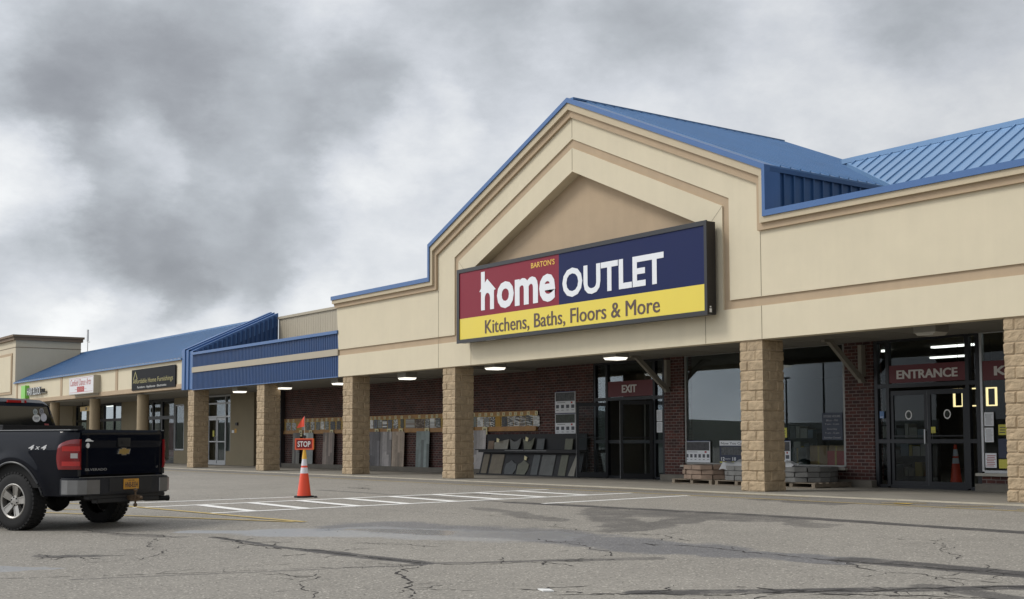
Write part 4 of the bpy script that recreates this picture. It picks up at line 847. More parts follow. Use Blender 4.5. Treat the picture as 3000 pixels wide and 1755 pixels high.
SAMPLES = [(-28.97, -28.55, ('grey', 'pale', 'beige'), 5, 12, 'grey stacked stone tile sheet at the far left board end', .3), (-28.45, -28.1, ('pale', 'grey', 'pale'), 4, 10, 'pale mosaic tile sheet just left of the orange flag', .2),
 (-27.58, -27.28, ('black', 'pale', 'dgrey'), 1, 8, 'dark striped tile sheet just right of the flag staff', 0), (-27.22, -26.9, ('olive', 'olive', 'grey'), 3, 5, 'plain olive grey tile sheet right of the flag', 0), (-26.82, -26.5, ('pale', 'grey', 'pale'), 3, 5, 'pale grey tile sheet above a cream card', 0),
 (-26.37, -26.04, ('grey', 'olive', 'grey'), 3, 6, 'mid grey tile sheet in the bay behind the cone', 0), (-25.99, -25.69, ('pale', 'pale', 'white'), 3, 5, 'light silver tile sheet in the bay behind the cone', 0), (-25.62, -25.33, ('grey', 'pale', 'green'), 4, 10, 'mottled grey green mosaic left of the black notched sheet', 0),
 (-25.19, -24.82, ('black', 'black', 'navy'), 3, 7, 'black notched tile sheet in the bay behind the cone', .35), (-24.69, -24.38, ('dgrey', 'black', 'brown'), 3, 9, 'charcoal mosaic sheet against the pillar edge', .3),
 (-22.14, -21.91, ('white', 'pale', 'white'), 2, 5, 'narrow white tile sheet beside a black one', 0), (-21.89, -21.62, ('black', 'black', 'navy'), 2, 5, 'plain black tile sheet beside a white one', 0), (-21.60, -21.29, ('grey', 'grey', 'pale'), 2, 4, 'plain grey tile sheet left of the striped one', 0),
 (-21.26, -20.93, ('white', 'white', 'black'), 1, 6, 'black and white striped tile sheet', 0), (-20.89, -20.59, ('navy', 'black', 'navy'), 3, 6, 'dark navy scalloped tile sheet', .2), (-20.50, -20.20, ('white', 'dgrey', 'pale'), 5, 11, 'grey and white star patterned mosaic sheet', .35),
 (-20.02, -19.80, ('olive', 'dgrey', 'olive'), 2, 8, 'narrow olive tile sheet in the middle bay', .1), (-19.68, -19.07, ('beige', 'beige', 'pale'), 1, 13, 'wide beige lined tile panel', 0), (-19.05, -18.46, ('brown', 'beige', 'brown'), 8, 10, 'wide brown mottled stone panel', .1),
 (-18.42, -18.14, ('grey', 'dgrey', 'pale'), 5, 11, 'speckled grey mosaic left of a plain pale sheet', .2), (-18.12, -17.81, ('pale', 'pale', 'white'), 1, 3, 'plain pale grey tile sheet near the pillar', 0), (-17.79, -17.46, ('pale', 'dgrey', 'grey'), 4, 9, 'marbled grey mosaic next to the pillar', .3),
 (-15.66, -15.35, ('green', 'green', 'grey'), 3, 8, 'grey green tile sheet at the left of the right board', .1), (-15.32, -14.98, ('white', 'white', 'pale'), 2, 8, 'bright white brick patterned tile sheet', .25), (-14.95, -14.64, ('grey', 'grey', 'pale'), 3, 8, 'cool grey brick patterned tile sheet', .25),
 (-14.60, -14.34, ('white', 'black', 'grey'), 5, 10, 'black and white pebble mosaic sheet', .3), (-14.31, -14.03, ('ochre', 'ochre', 'ochre'), 1, 2, 'flat ochre yellow sample sheet', 0), (-13.99, -13.70, ('black', 'navy', 'dgrey'), 4, 10, 'black glass mosaic sheet right of the ochre one', .4),
 (-13.68, -13.38, ('brown', 'beige', 'dgrey', 'pale'), 2, 11, 'brown and grey stacked slate sheet', .45), (-13.36, -13.06, ('black', 'white', 'brown', 'pale'), 2, 11, 'black and cream stacked slate sheet', .45), (-13.04, -12.76, ('grey', 'dgrey', 'pale', 'beige'), 2, 11, 'grey stacked slate sheet', .45),
 (-12.74, -12.40, ('olive', 'beige', 'pale', 'dgrey'), 2, 11, 'olive and beige stacked slate sheet', .45), (-12.38, -12.06, ('pale', 'white', 'pale'), 3, 11, 'pale hexagon edged tile sheet at the right board end', .3)]
for x0, x1, pal, a, b, ds, st_ in SAMPLES:
    zt = 1.785+random.uniform(-.012, .012)
    sample(x0, x1, zt-.31-random.uniform(0, .02), zt, pal, a, b, ds, st_)
    xm = (x0+x1)/2
    if 'narrow olive' in ds or 'ochre' in ds: pass
    ptag(xm+random.uniform(-.03, .03), 1.80, 1.905+random.uniform(-.01, .01), .135, 'small cream price tag above the '+ds.split(' sheet')[0].split(' panel')[0], y=3.548)
def panel(x0, x1, cols, desc, nb=5, z0=.152, z1=1.36):
    rr = random.Random(int(x0*77)); m = MB(); MM = [mat('plank_%s_%d' % (cols[0], i), tuple(1.3*c*cols[1][j] for j, c in enumerate((k, k, k))), .55, var=.3, vscale=5, streak=0) for i, k in enumerate((.75, 1.0, 1.25, 1.5))]
    sx = -.02; w_ = (x1-x0)/nb
    def P(u, v, o): t_ = (v-z0)/(z1-z0); return (u+sx*(1-t_)*.6, 3.455+.035*t_-o, v)
    def bd_(a, b, c, d, o, mi): m.hexa([P(a, c, o), P(b, c, o), P(b, c, -.012), P(a, c, -.012), P(a, d, o), P(b, d, o), P(b, d, -.012), P(a, d, -.012)], mi)
    for i in range(nb):
        z = z0; cut = z0+rr.uniform(.2, 1.0)*(z1-z0)
        bd_(x0+i*w_, x0+(i+1)*w_-.003, z0, cut-.002, rr.uniform(0, .002), rr.randrange(4)); bd_(x0+i*w_, x0+(i+1)*w_-.003, cut, z1, rr.uniform(0, .002), rr.randrange(4))
    o = m.build('floor_sample', MM); tag(o, desc, 'flooring sample', 'flooring boards leaning on the brick wall')
panel(-28.2, -27.6, ('olive', (.10, .095, .085)), 'dark olive flooring board leaning behind the cone', 4); panel(-27.28, -26.45, ('mint', (.25, .28, .27)), 'plain pale green grey board leaning right of the cone', 2)
panel(-25.62, -24.72, ('brown', (.16, .13, .11)), 'brown grey wood flooring board left of a pillar', 6); panel(-22.6, -22.18, ('silver', (.28, .25, .25)), 'pale flooring board edge showing behind the pillar', 3)
panel(-22.14, -21.30, ('char', (.095, .09, .095)), 'charcoal wood flooring board, darkest in the middle bay', 5); panel(-21.27, -20.48, ('ash', (.22, .205, .20)), 'light ash grey flooring board in the middle bay', 5)
panel(-20.45, -19.63, ('tan', (.22, .175, .135)), 'tan streaked wood flooring board in the middle bay', 6); panel(-18.85, -18.02, ('slate', (.125, .15, .145)), 'blue green slate toned flooring board standing apart', 5)
panel(-16.05, -15.6, ('umber', (.20, .15, .13)), 'narrow brown flooring board beside the pillar by the rack', 3); panel(-15.55, -14.72, ('birch', (.25, .235, .23)), 'silver grey birch flooring board left of the stone rack', 5)
for x, lb in ((-26.7, 'cream card on the ledge over the pale green board'), (-24.97, 'cream card on the ledge over the brown grey board'), (-27.55, 'cream card on the ledge behind the flag staff'), (-21.55, 'cream card over the charcoal flooring board'), (-20.70, 'cream card over the light ash flooring board'),
              (-19.89, 'cream card over the tan streaked flooring board'), (-18.2, 'cream card over the blue green flooring board'), (-22.45, 'cream card on the ledge at the pillar edge in the middle bay'), (-15.55, 'narrow cream card on the ledge at the pillar edge by the rack'), (-14.80, 'large cream card over the silver grey birch flooring board')):
    ptag(x, 1.225, 1.465, .27, lb, y=3.497, group='large cream cards on the board ledges')

# ---------------------------------------------------------------- dark rack of paving stones
rk = thing('stone_rack', 'dark two tier display rack holding paving stone samples beside the exit', 'display rack', (-12.3, 3.3, 0))
RK = mat('dark_rack_paint', (.022, .023, .026), .7, var=.2, vscale=3); 
MB().box(-14.62, 3.46, .152, -9.75, 3.498, 1.23).build('back_panel', RK, rk)
m = MB(); m.box(-14.85, 3.16, .745, -9.75, 3.46, .775); m.box(-14.70, 3.18, .68, -9.75, 3.21, .745); m.build('shelf', RK, rk)
m = MB(); m.hexa([(-14.7, 3.20, .03), (-9.75, 3.20, .03), (-9.75, 3.24, .03), (-14.7, 3.24, .03), (-14.7, 3.37, .68), (-9.75, 3.37, .68), (-9.75, 3.41, .68), (-14.7, 3.41, .68)]); m.box(-14.75, 3.13, .0, -9.75, 3.23, .035); m.build('sloping_board', RK, rk)
m = MB(); m.box(-13.3, 3.176, .735, -12.35, 3.18, .75); m.box(-12.3, 3.176, .735, -11.25, 3.18, .75); m.build('edge_strip', ALU, rk)
ST = {k: mat('stone_'+k, v, .9, var=.2, vscale=5, bump=.4, bscale=60) for k, v in (('tan', (.22, .165, .12)), ('grey', (.16, .165, .16)), ('bluegrey', (.13, .14, .145)), ('green', (.175, .18, .145)), ('pale', (.30, .29, .25)), ('buff', (.21, .185, .145)))}
def stone(poly, k, lab, upper, y=0):
    # poly given in (x, height along the board); boards lean back
    m = MB()
    if upper: F = lambda u, v, o: (u, 3.37+.05*(v-.776)/.3-o, v)
    else: F = lambda u, v, o: (u, 3.20+.17*(v-.03)/.65-o-.004, v)
    n = len(poly); m.add([F(u, v, .022) for u, v in poly]+[F(u, v, 0) for u, v in poly], [tuple(range(n)), tuple(range(2*n-1, n-1, -1))]+[(i, (i+1) % n, n+(i+1) % n, n+i) for i in range(n)])
    o = m.build('stone_sample', ST[k]); tag(o, lab, 'stone sample', 'paving stones on the dark rack'); return o
U = .778; q = lambda a, b, t_, z=U: [(a, z), (b, z), (b, t_), (a, t_)]
stone(q(-14.44, -14.14, 1.03), 'tan', 'tan square stone at the left end of the rack shelf', 1)
stone([(-14.10, U), (-13.40, U), (-13.38, 1.08), (-14.12, .98)], 'pale', 'pale framed wedge stone with lines on the rack shelf', 1)
stone([(-13.22, U), (-12.86, U), (-12.78, .95), (-12.77, 1.12), (-12.95, 1.02), (-13.1, 1.0), (-13.33, 1.09), (-13.28, .92)], 'grey', 'dark grey notched stone on the shelf without a tag', 1)
stone([(-12.55, U), (-12.2, U), (-12.13, .95), (-12.1, 1.13), (-12.28, 1.02), (-12.42, 1.0), (-12.66, 1.09), (-12.6, .92)], 'green', 'green grey notched stone on the shelf with a tag on it', 1)
stone(q(-11.95, -11.60, 1.09), 'bluegrey', 'blue grey rectangular stone on the shelf', 1); stone(q(-10.62, -10.28, 1.085), 'green', 'green grey rectangular stone on the shelf by the door', 1)
LL = .037; ql = lambda a, b, s_=.11: [(a-s_*0, LL), (b-s_*0, LL), (b+.0, .62), (a+.0, .62)]
stone(ql(-14.58, -14.28), 'buff', 'narrow buff stone at the left end of the lower board', 0); stone(ql(-14.15, -13.50), 'buff', 'large mottled buff and grey slab on the lower board', 0)
stone([(-13.33, LL), (-12.92, LL), (-12.78, .18), (-12.80, .34), (-13.0, .40), (-13.07, .46), (-13.2, .38), (-13.33, .34), (-13.36, .2)], 'bluegrey', 'blue grey angular star stone on the lower board', 0)
stone([(-12.72, LL), (-12.3, LL), (-12.2, .18), (-12.17, .34), (-12.38, .42), (-12.46, .47), (-12.58, .38), (-12.72, .33), (-12.74, .2)], 'green', 'green grey angular star stone with a tag on the lower board', 0)
stone(ql(-12.02, -11.70), 'bluegrey', 'narrow blue grey stone on the lower board', 0); stone(ql(-11.6, -10.98), 'grey', 'large plain grey slab on the lower board', 0)
stone(ql(-10.72, -10.40), 'green', 'narrow green grey stone near the right end of the lower board', 0); stone([(-10.26, LL), (-9.98, LL), (-9.98, .62), (-10.06, .62)], 'pale', 'pale tapered stone half behind the open door', 0)
for x, z, y, lb in ((-13.78, 1.0, 3.27, 'small cream tag standing on the pale wedge stone'), (-12.3, 1.03, 3.27, 'small cream tag standing on the notched stone'), (-12.38, .47, 3.28, 'small cream tag on the star shaped stone')):
    o = MB().hexa([(x-.06, y-.01, z), (x+.05, y-.01, z-.02), (x+.05, y, z-.02), (x-.06, y, z), (x-.04, y-.01, z+.12), (x+.09, y-.01, z+.08), (x+.09, y, z+.08), (x-.04, y, z+.12)]).build('price_tag', TAG); tag(o, lb, 'price tag')

# ---------------------------------------------------------------- pallets with stone rings in front of the window
WOOD = mat('weathered_pallet_wood', (.20, .165, .125), .9, var=.3, vscale=4)
def pallet(cx, cy, lab, rz=0):
    r_ = thing('pallet', lab, 'pallet', (cx, cy, 0), 'pallets below the store window'); 
    for k, sx in enumerate((-.62, 0, .62)): MB().box(cx+sx-.045, cy-.6, .018, cx+sx+.045, cy+.6, .095).build('stringer', WOOD, r_)
    for k in range(6): MB().box(cx-.68, cy-.6+k*.222, .096, cx+.68, cy-.49+k*.222, .114).build('deck_board', WOOD, r_)
    for k in range(3): MB().box(cx-.68, cy-.6+k*.545, .001, cx+.68, cy-.49+k*.545, .018).build('bottom_board', WOOD, r_)
    r_.rotation_euler = (0, 0, rz)
def ring(cx, cy, m_, lab, r=.70, seed=2):
    t_ = thing('stone_ring', lab, 'stone ring', (cx, cy, .115), 'rings of stacked wall blocks on pallets'); rr = random.Random(seed)
    for j in range(3):
        n = 8; hh = .112; z = .118+j*hh; b = MB()
        for k in range(n):
            a0 = 2*math.pi*(k+.5*(j % 2))/n; a1 = a0+2*math.pi/n*.965; ro = r+rr.uniform(-.018, .018); ri = r-.26; V = []
            for zz in (z, z+hh-.008):
                V += [(cx+ri*math.cos(a0), cy+ri*math.sin(a0), zz), (cx+ro*math.cos(a0), cy+ro*math.sin(a0), zz), (cx+(ro+.02)*math.cos((a0+a1)/2), cy+(ro+.02)*math.sin((a0+a1)/2), zz), (cx+ro*math.cos(a1), cy+ro*math.sin(a1), zz), (cx+ri*math.cos(a1), cy+ri*math.sin(a1), zz)]
            b.add(V, [(4, 3, 2, 1, 0), (5, 6, 7, 8, 9)]+[(i, (i+1) % 5, 5+(i+1) % 5, 5+i) for i in range(5)])
        b.build('course', m_, t_, bevel=.008)
    b = MB(); b.lathe([(r-.27, 0), (r-.27, .30)], (cx, cy, .118), n=22); b.build('core', m_, t_)
RT = mat('tan_wall_block', (.26, .19, .145), .9, var=.3, vscale=4, bump=.6, bscale=35); RG = mat('grey_wall_block', (.17, .17, .165), .9, var=.3, vscale=4, bump=.6, bscale=35)
pallet(-4.15, 2.65, 'weathered wooden pallet under the tan stone ring'); pallet(-2.68, 2.62, 'weathered wooden pallet mostly hidden behind the block pillar'); pallet(-1.15, 2.72, 'weathered wooden pallet under the grey ring right of the pillar')
ring(-4.08, 2.7, RT, 'ring of stacked tan wall blocks on a pallet under the window', seed=1); ring(-2.70, 2.7, RG, 'ring of grey wall blocks partly hidden behind the pillar', seed=2); ring(-1.28, 2.75, RG, 'ring of stacked grey wall blocks right of the pillar', seed=3)
PF = mat('clear_plastic_film', (.42, .43, .44), .25, var=.15, vscale=6)
for cx, cy, lab in ((-3.05, 2.30, 'crumpled plastic film over the grey ring left of the pillar'), (-1.55, 2.25, 'crumpled plastic film over the grey ring right of the pillar')):
    m = MB(); rr = random.Random(int(cx*10)); n = 9; V = []
    for j in range(5):
        for i in range(n):
            V.append((cx-.3+i*.085, cy-.10+j*.09-(.05 if j == 0 else 0), .455+.05*math.sin(i*1.1+j)*rr.uniform(.4, 1)-(.12 if j == 0 else .0)+.02*j+rr.uniform(0, .03)))
    m.add(V, [(j*n+i, j*n+i+1, (j+1)*n+i+1, (j+1)*n+i) for j in range(4) for i in range(n-1)])
    tag(m.build('plastic_film', PF, smooth=True, recalc=False), lab, 'plastic film')

# ---------------------------------------------------------------- things inside the store
CARD = mat('brown_cardboard', (.28, .18, .09), .8, var=.1); REDB = mat('red_carton', (.34, .035, .03), .6)
def carton(x0, y0, z0, x1, y1, z1, m_, lab):
    o = MB().box(x0, y0, z0, x1, y1, z1).build('carton', m_, bevel=.006); tag(o, lab, 'box'); MB().box(x0+(x1-x0)*.45, y0-.003, z0+.02, x0+(x1-x0)*.55, y0-.0005, z1-.01).build('tape', mat('yellow_tape', (.38, .26, .06), .5), o)
carton(-2.30, 4.1, .012, -1.78, 4.6, .90, CARD, 'tall brown cardboard box behind the window glass, left one'); carton(-1.76, 4.12, .012, -1.30, 4.6, .90, CARD, 'brown cardboard box behind the red carton')
carton(-1.72, 4.02, .40, -1.22, 4.10, .78, REDB, 'red carton behind the right end of the window'); carton(-2.95, 4.1, .012, -2.4, 4.7, .85, mat('dark_green_box', (.06, .08, .07), .6), 'dark green box behind the window beside the pillar')
SH = mat('shelf_goods', (.05, .048, .045), .6, var=.3)
GD = [mat('goods_%d' % i, c, .5) for i, c in enumerate(((.30, .22, .03), (.22, .20, .16), (.10, .12, .14), (.24, .22, .18), (.05, .05, .05)))]
for k, (x, y, lb) in enumerate(((-5.2, 5.6, 'store shelf of yellow and grey goods behind the left window half'), (-2.6, 6.4, 'store shelf of yellow and grey goods behind the right window half'), (1.2, 8.8, 'store shelf seen through the entrance doors'), (3.6, 6.2, 'store shelf behind the window right of the entrance'))):
    t_ = thing('store_shelf', lb, 'shelf', (x, y, 0), 'shelves inside the store'); rr = random.Random(k)
    m = MB(); m.box(x, y, .0, x+2.2, y+.05, 1.5)
    for z in (.15, .62, 1.05): m.box(x, y-.4, z, x+2.2, y, z+.03)
    for xx in (x, x+2.17): m.box(xx, y-.4, .012, xx+.03, y, 1.2)
    m.build('rack', SH, t_); m = MB(); 
    for z in (.18, .65, 1.08):
        xx = x+.04
        while xx < x+2.0:
            wd = rr.uniform(.08, .26); m.box(xx, y-.38, z+.001, xx+wd-.02, y-.05, z+rr.uniform(.10, .34), rr.randrange(5)); xx += wd
    m.build('goods', GD, t_)
FL = mat('warm_lamp_tube', (1.0, .78, .38), emit=1.6)
for x, y, lb in ((-1.09, 8, 'warm glowing rectangular lamp seen inside left of the door mullion'), (-.66, 8.0, 'warm glowing rectangular lamp seen inside at the right door frame'), (-.20, 8.02, 'warm glowing rectangular lamp seen inside the right window')):
    t_ = MB(); 
    t_.box(x, y, 1.83, x+.04, y+.04, 2.28); t_.box(x+.24, y, 1.83, x+.28, y+.04, 2.28); t_.box(x+.04, y, 1.83, x+.24, y+.04, 1.86); t_.box(x+.04, y, 2.25, x+.24, y+.04, 2.28)
    o = t_.build('frame_lamp', FL); tag(o, lb, 'lamp', 'rectangular frame lamps hanging in the store'); MB().tube([(x+.14, y+.02, 2.28), (x+.14, y+.02, 3.44)], .006).build('cord', BLACK, o)

# ---------------------------------------------------------------- traffic cones
ORG_ = mat('cone_orange', (.86, .085, .035), .45, var=.04, vscale=3); WB = mat('reflective_white', (.74, .72, .76), .4); BB = mat('black_rubber_base', (.012, .012, .013), .7, var=.2)
def cone(cx, cy, cz, lab, H=.91, r0=.145, r1=.03):
    t_ = thing('traffic_cone', lab, 'traffic cone', (cx, cy, cz)); rad = lambda h: r0+(r1-r0)*(h-.03)/(H-.03)
    m = MB(); a = .21; m.prism([(cx+a*math.cos(R(22.5+45*k))*(1.0), cy+a*math.sin(R(22.5+45*k))) for k in range(8)], cz+.0, cz+.035, 'z'); m.build('base', BB, t_, bevel=.008)
    for nm, a_, b_, mm in (('body', .03, .50, ORG_), ('reflective_band', .50, .62, WB), ('body', .62, .66, ORG_), ('reflective_band', .66, .81, WB), ('neck', .81, H, None)):
        if H < .8: a_, b_ = a_*H/.91, b_*H/.91
        m = MB(); m.lathe([(rad(a_)+(.001 if mm is WB else 0), a_), (rad(b_)+(.001 if mm is WB else 0), b_)], (cx, cy, cz), n=28); m.build(nm, mm or ORG_, t_, smooth=True)
    return t_
CX, CY = -6.34, -6.98; CZ = lotz(CY)+.0
cn = cone(CX, CY, CZ, 'orange traffic cone with white bands standing by the crosswalk under a STOP board')
m = MB(); m.lathe([(.052, .80), (.030, 1.0)], (CX, CY, CZ), n=20); m.build('sleeve', mat('yellow_sleeve', (.85, .48, .06), .4), cn, smooth=True)
# rocks at the base
o = MB().lathe([(.03, 0), (.045, .02), (.02, .04)], (CX+.32, CY+.10, CZ), n=7).build('stone', mat('dark_pebble', (.03, .03, .03), .9)); tag(o, 'small dark stone lying beside the cone base', 'stone')
ss = thing('stop_board', 'red rectangular STOP board with orange rim on top of the cone', 'sign', (CX, CY, CZ+1.0))
ph = math.atan2(-18.88-CY, 17.36-CX)+R(90)-R(14)        # board turned slightly off the view
k_, s_ = math.cos(ph), math.sin(ph)
def BP(u, v, w_): return (CX+u*k_+w_*s_, CY+u*s_-w_*k_, v)
def bbox(mb, u0, v0, w0, u1, v1, w1, mi=0): mb.hexa([BP(u0, v0, w1), BP(u1, v0, w1), BP(u1, v0, w0), BP(u0, v0, w0), BP(u0, v1, w1), BP(u1, v1, w1), BP(u1, v1, w0), BP(u0, v1, w0)], mi)
z0, z1 = .865, 1.105
m = MB(); bbox(m, -.20, z0, -.03, .20, z1, .028); m.build('box', mat('orange_yellow_plastic', (.88, .34, .06), .4), ss, bevel=.008)
m = MB(); 
for a in ((-.195, z0+.003, .195, z0+.028), (-.195, z1-.028, .195, z1-.003), (-.195, z0+.028, -.165, z1-.028), (.165, z0+.028, .195, z1-.028)): bbox(m, a[0], a[1], .0285, a[2], a[3], .031)
m.build('rim', mat('orange_rim', (.85, .13, .06), .45), ss); m = MB(); bbox(m, -.165, z0+.028, .0285, .165, z1-.028, .030); m.build('face', mat('stop_dark_red', (.21, .010, .012), .4), ss)
m = MB(); text(m, 'STOP', (-.140, .925, .135, 1.045), .001, 0, bold=.022, mapf=lambda u, v, w_: BP(u, v, .0305+w_)); m.build('lettering', WHITE, ss)
fg = thing('warning_flag', 'small orange triangular flag on a thin staff above the STOP board', 'flag', (CX, CY, CZ+1.2))
m = MB(); m.tube([BP(.0, 1.10, 0), BP(.002, 1.57, 0)], .0055, mi=0); m.build('staff', mat('pale_staff', (.5, .5, .48), .4), fg)
m = MB(); m.tube([BP(0, 1.10, 0), BP(0, 1.17, 0)], .022, mi=0); bbox(m, -.035, 1.12, -.012, .035, 1.15, .012); m.build('clamp', BLACK, fg)
m = MB(); V = []; 
for j in range(9):
    t_ = j/8; zt = 1.57-.22*t_; wl = .165*(t_**.8)
    for i in range(7):
        u = i/6; V.append(BP(-wl*u-.002, zt-.03*u*t_, .012*math.sin(u*5+t_*2)))
m.add(V, [(j*7+i, j*7+i+1, (j+1)*7+i+1, (j+1)*7+i) for j in range(8) for i in range(6)]); m.build('cloth', mat('flag_orange', (.90, .10, .05), .6), fg, smooth=True, recalc=False)
cone(.96, 5.05, .012, 'orange traffic cone standing inside behind the right entrance door', H=.91, r0=.13)

# ---------------------------------------------------------------- shop signs on the row at the left
s1 = thing('shop_sign', 'white cabinet sign with red script and a small red box on the shop row', 'sign', (-43.2, -.15, 3.3)); 
m = MB(); m.box(-45.15, -.32, 3.32, -41.35, .0, 4.17); m.box(-45.0, -.05, 3.24, -41.5, .0, 3.32); m.build('cabinet', mat('pale_cabinet', (.42, .38, .30), .6), s1)
MB().box(-45.1, -.325, 3.35, -41.4, -.32, 4.14).build('face', mat('sign_face_white', (.70, .69, .70), .4), s1)
m = MB(); text(m, 'Canfield Dance Arts', (-44.95, 3.74, -41.75, 4.06), .004, 0, at=-.326, shear=.35); m.build('lettering', mat('faded_red', (.50, .16, .16), .6), s1)
m = MB(); m.box(-43.85, -.329, 3.44, -42.75, -.3255, 3.69); m.box(-44.2, -.3275, 3.56, -43.87, -.3255, 3.575); m.box(-42.73, -.3275, 3.56, -42.4, -.3255, 3.575)
for a in ((-45.02, 3.42, -41.5, 3.432), (-45.02, 4.09, -41.5, 4.102)): m.box(a[0], -.3275, a[1], a[2], -.3255, a[3])
m.build('red_box', mat('box_red', (.42, .03, .03), .5), s1); m = MB(); text(m, 'STUDIO', (-43.7, 3.50, -42.9, 3.63), .003, 0, at=-.3295); m.build('box_lettering', mat('pale_red', (.6, .3, .28), .5), s1)
s2 = thing('shop_sign', 'black banner sign with gold and white lettering on the shop row', 'sign', (-34.3, -.06, 3.27))
MB().box(-36.88, -.07, 3.27, -31.72, -.028, 4.17).build('board', mat('black_banner', (.010, .0105, .012), .6, var=.5, vscale=1.2, spec=.12), s2)
m = MB(); text(m, 'Affordable Home Furnishings', (-36.7, 3.50, -31.95, 3.76), .004, 0, at=-.071, bold=.0); m.build('gold_lettering', mat('old_gold', (.36, .32, .13), .6), s2)
MB().prism([(-36.7, 3.75), (-36.62, 3.75), (-36.42, 4.03), (-36.22, 3.75), (-36.14, 3.75), (-36.42, 4.10)], -.074, -.071).build('roof_mark', mat('old_gold', (.36, .32, .13), .6), s2)
m = MB(); text(m, 'Furniture - Appliances - Electronics', (-36.15, 3.315, -32.7, 3.44), .004, 0, at=-.071, bold=.01); m.build('white_lettering', mat('banner_white', (.50, .50, .48), .6), s2)
s3 = thing('shop_sign', 'raised black and white salon lettering with a lime green block', 'sign', (-52, -.1, 3.55))
m = MB(); m.box(-54.25, -.22, 3.42, -53.45, .0, 4.12); m.build('green_block', mat('lime_green', (.22, .60, .09), .45), s3)
m = MB(); m.box(-53.2, -.10, 3.60, -50.0, -.0, 3.70); m.build('raceway', mat('raceway_grey', (.20, .19, .16), .6), s3)
m = MB(); text(m, 'HAIR BLOCK', (-53.3, 3.56, -50.7, 3.96), .05, 0, at=-.10, bold=.012); m.build('letter_return', BLACK, s3)
m = MB(); text(m, 'HAIR BLOCK', (-53.3, 3.56, -50.7, 3.96), .006, 0, at=-.152, bold=.006); m.build('lettering', mat('letter_white', (.62, .64, .64), .5), s3)
m = MB(); text(m, 'SALON', (-50.65, 3.66, -50.05, 3.84), .05, 0, at=-.10); m.build('small_lettering', BLACK, s3)
o = MB().box(-48.95, 1.4, 2.62, -46.9, 1.46, 2.86).build('hanging_sign', mat('amber_panel', (.66, .46, .16), .5)); tag(o, 'small yellow blade sign hanging under the shop row soffit', 'sign'); m = MB(); m.tube([(-48.7, 1.43, 2.86), (-48.7, 1.43, 3.1)], .01); m.tube([(-47.1, 1.43, 2.86), (-47.1, 1.43, 3.1)], .01); m.build('hanger', BLACK, o)  # flat amber panel colour, no emission
MB().box(-48.05, 1.395, 2.68, -47.8, 1.399, 2.82).build('dark_mark', INK, o)
o = MB().box(-33.66, 3.243, 1.40, -33.42, 3.249, 1.52).build('wall_notice', PAPER); tag(o, 'small white notice on the tan wall beside the glass shop door', 'notice')
o = MB().box(-33.38, 3.243, 1.40, -33.16, 3.249, 1.58).build('wall_notice', mat('orange_paper', (.55, .30, .05), .6)); tag(o, 'small orange notice on the tan wall beside a white one', 'notice')
o = MB().box(-35.85, 3.285, 1.25, -35.68, 3.292, 1.52).build('wall_notice', YP); tag(o, 'yellow notice on the left leaf of the glass shop door', 'notice')
# ---------------------------------------------------------------- pickup truck (built in its own frame: +x forward, +y left)
tk = thing('pickup_truck', 'black pickup truck seen from behind at the left edge of the lot', 'pickup truck', (-2.08, -13.15, -.228))
tk.rotation_euler = (0, 0, R(206.1)); ORG[tk.name] = (0, 0, 0)
PAINT = mat('black_blue_paint', (.003, .0045, .010), .5, coat=.42, spec=.03); DARKP = mat('dark_underbody', (.006, .006, .006), .85)
CHR = mat('dull_chrome', (.24, .24, .24), .32, metal=.85, var=.1, vscale=6); PLAS = mat('textured_black_plastic', (.018, .018, .019), .6)
RUB = mat('tyre_rubber', (.016, .016, .0165), .85, var=.25, vscale=9); RIM = mat('cast_aluminium', (.40, .385, .36), .38, metal=.7, var=.15, vscale=9)
TLR = mat('tail_lamp_red', (.22, .004, .008), .12, coat=1.0); TLR2 = mat('tail_lamp_bright_red', (.50, .018, .018), .15, coat=1.0); TLW = mat('reverse_lamp', (.50, .47, .45), .15, coat=.6)
TG = mat('tinted_glass', (.008, .010, .012), .05, coat=.5)
def yo(x, z):   # outer skin of the sides
    y = .972-.055*max(0, (z-1.16)/.28)**1.7-.16*max(0, 1.16-z)**1.6-.02*max(0, (.75-z)/.25)
    r = math.hypot(x, z-.44); y += .028*math.exp(-((r-.60)/.09)**2)
    if x < -.88: y -= .105*((-.88-x)/.31)**2
    return y
def side(x0, x1, sgn, ztop, name='bed_side', arch=(0.0,), parent=tk, zb0=.50):
    m = MB(); nx, nz = 64, 16
    V = []
    for i in range(nx+1):
        x = x0+(x1-x0)*i/nx; zb = zb0
        for ac in arch:
            if abs(x-ac) < .535: zb = max(zb, .44+math.sqrt(max(0, .535**2-(x-ac)**2)))
        for j in range(nz+1):
            z = zb+(ztop-zb)*j/nz; V.append((x, sgn*yo(x-(arch[0] if arch else 99), z), z))
        V.append((x, sgn*(.90), ztop+.012)); V.append((x, sgn*.80, ztop+.008)); V.append((x, sgn*.80, ztop-.25))
    k = nz+4
    m.add(V, [(i*k+j, (i+1)*k+j, (i+1)*k+j+1, i*k+j+1) for i in range(nx) for j in range(k-1)])
    return m.build(name, PAINT, parent, smooth=True)
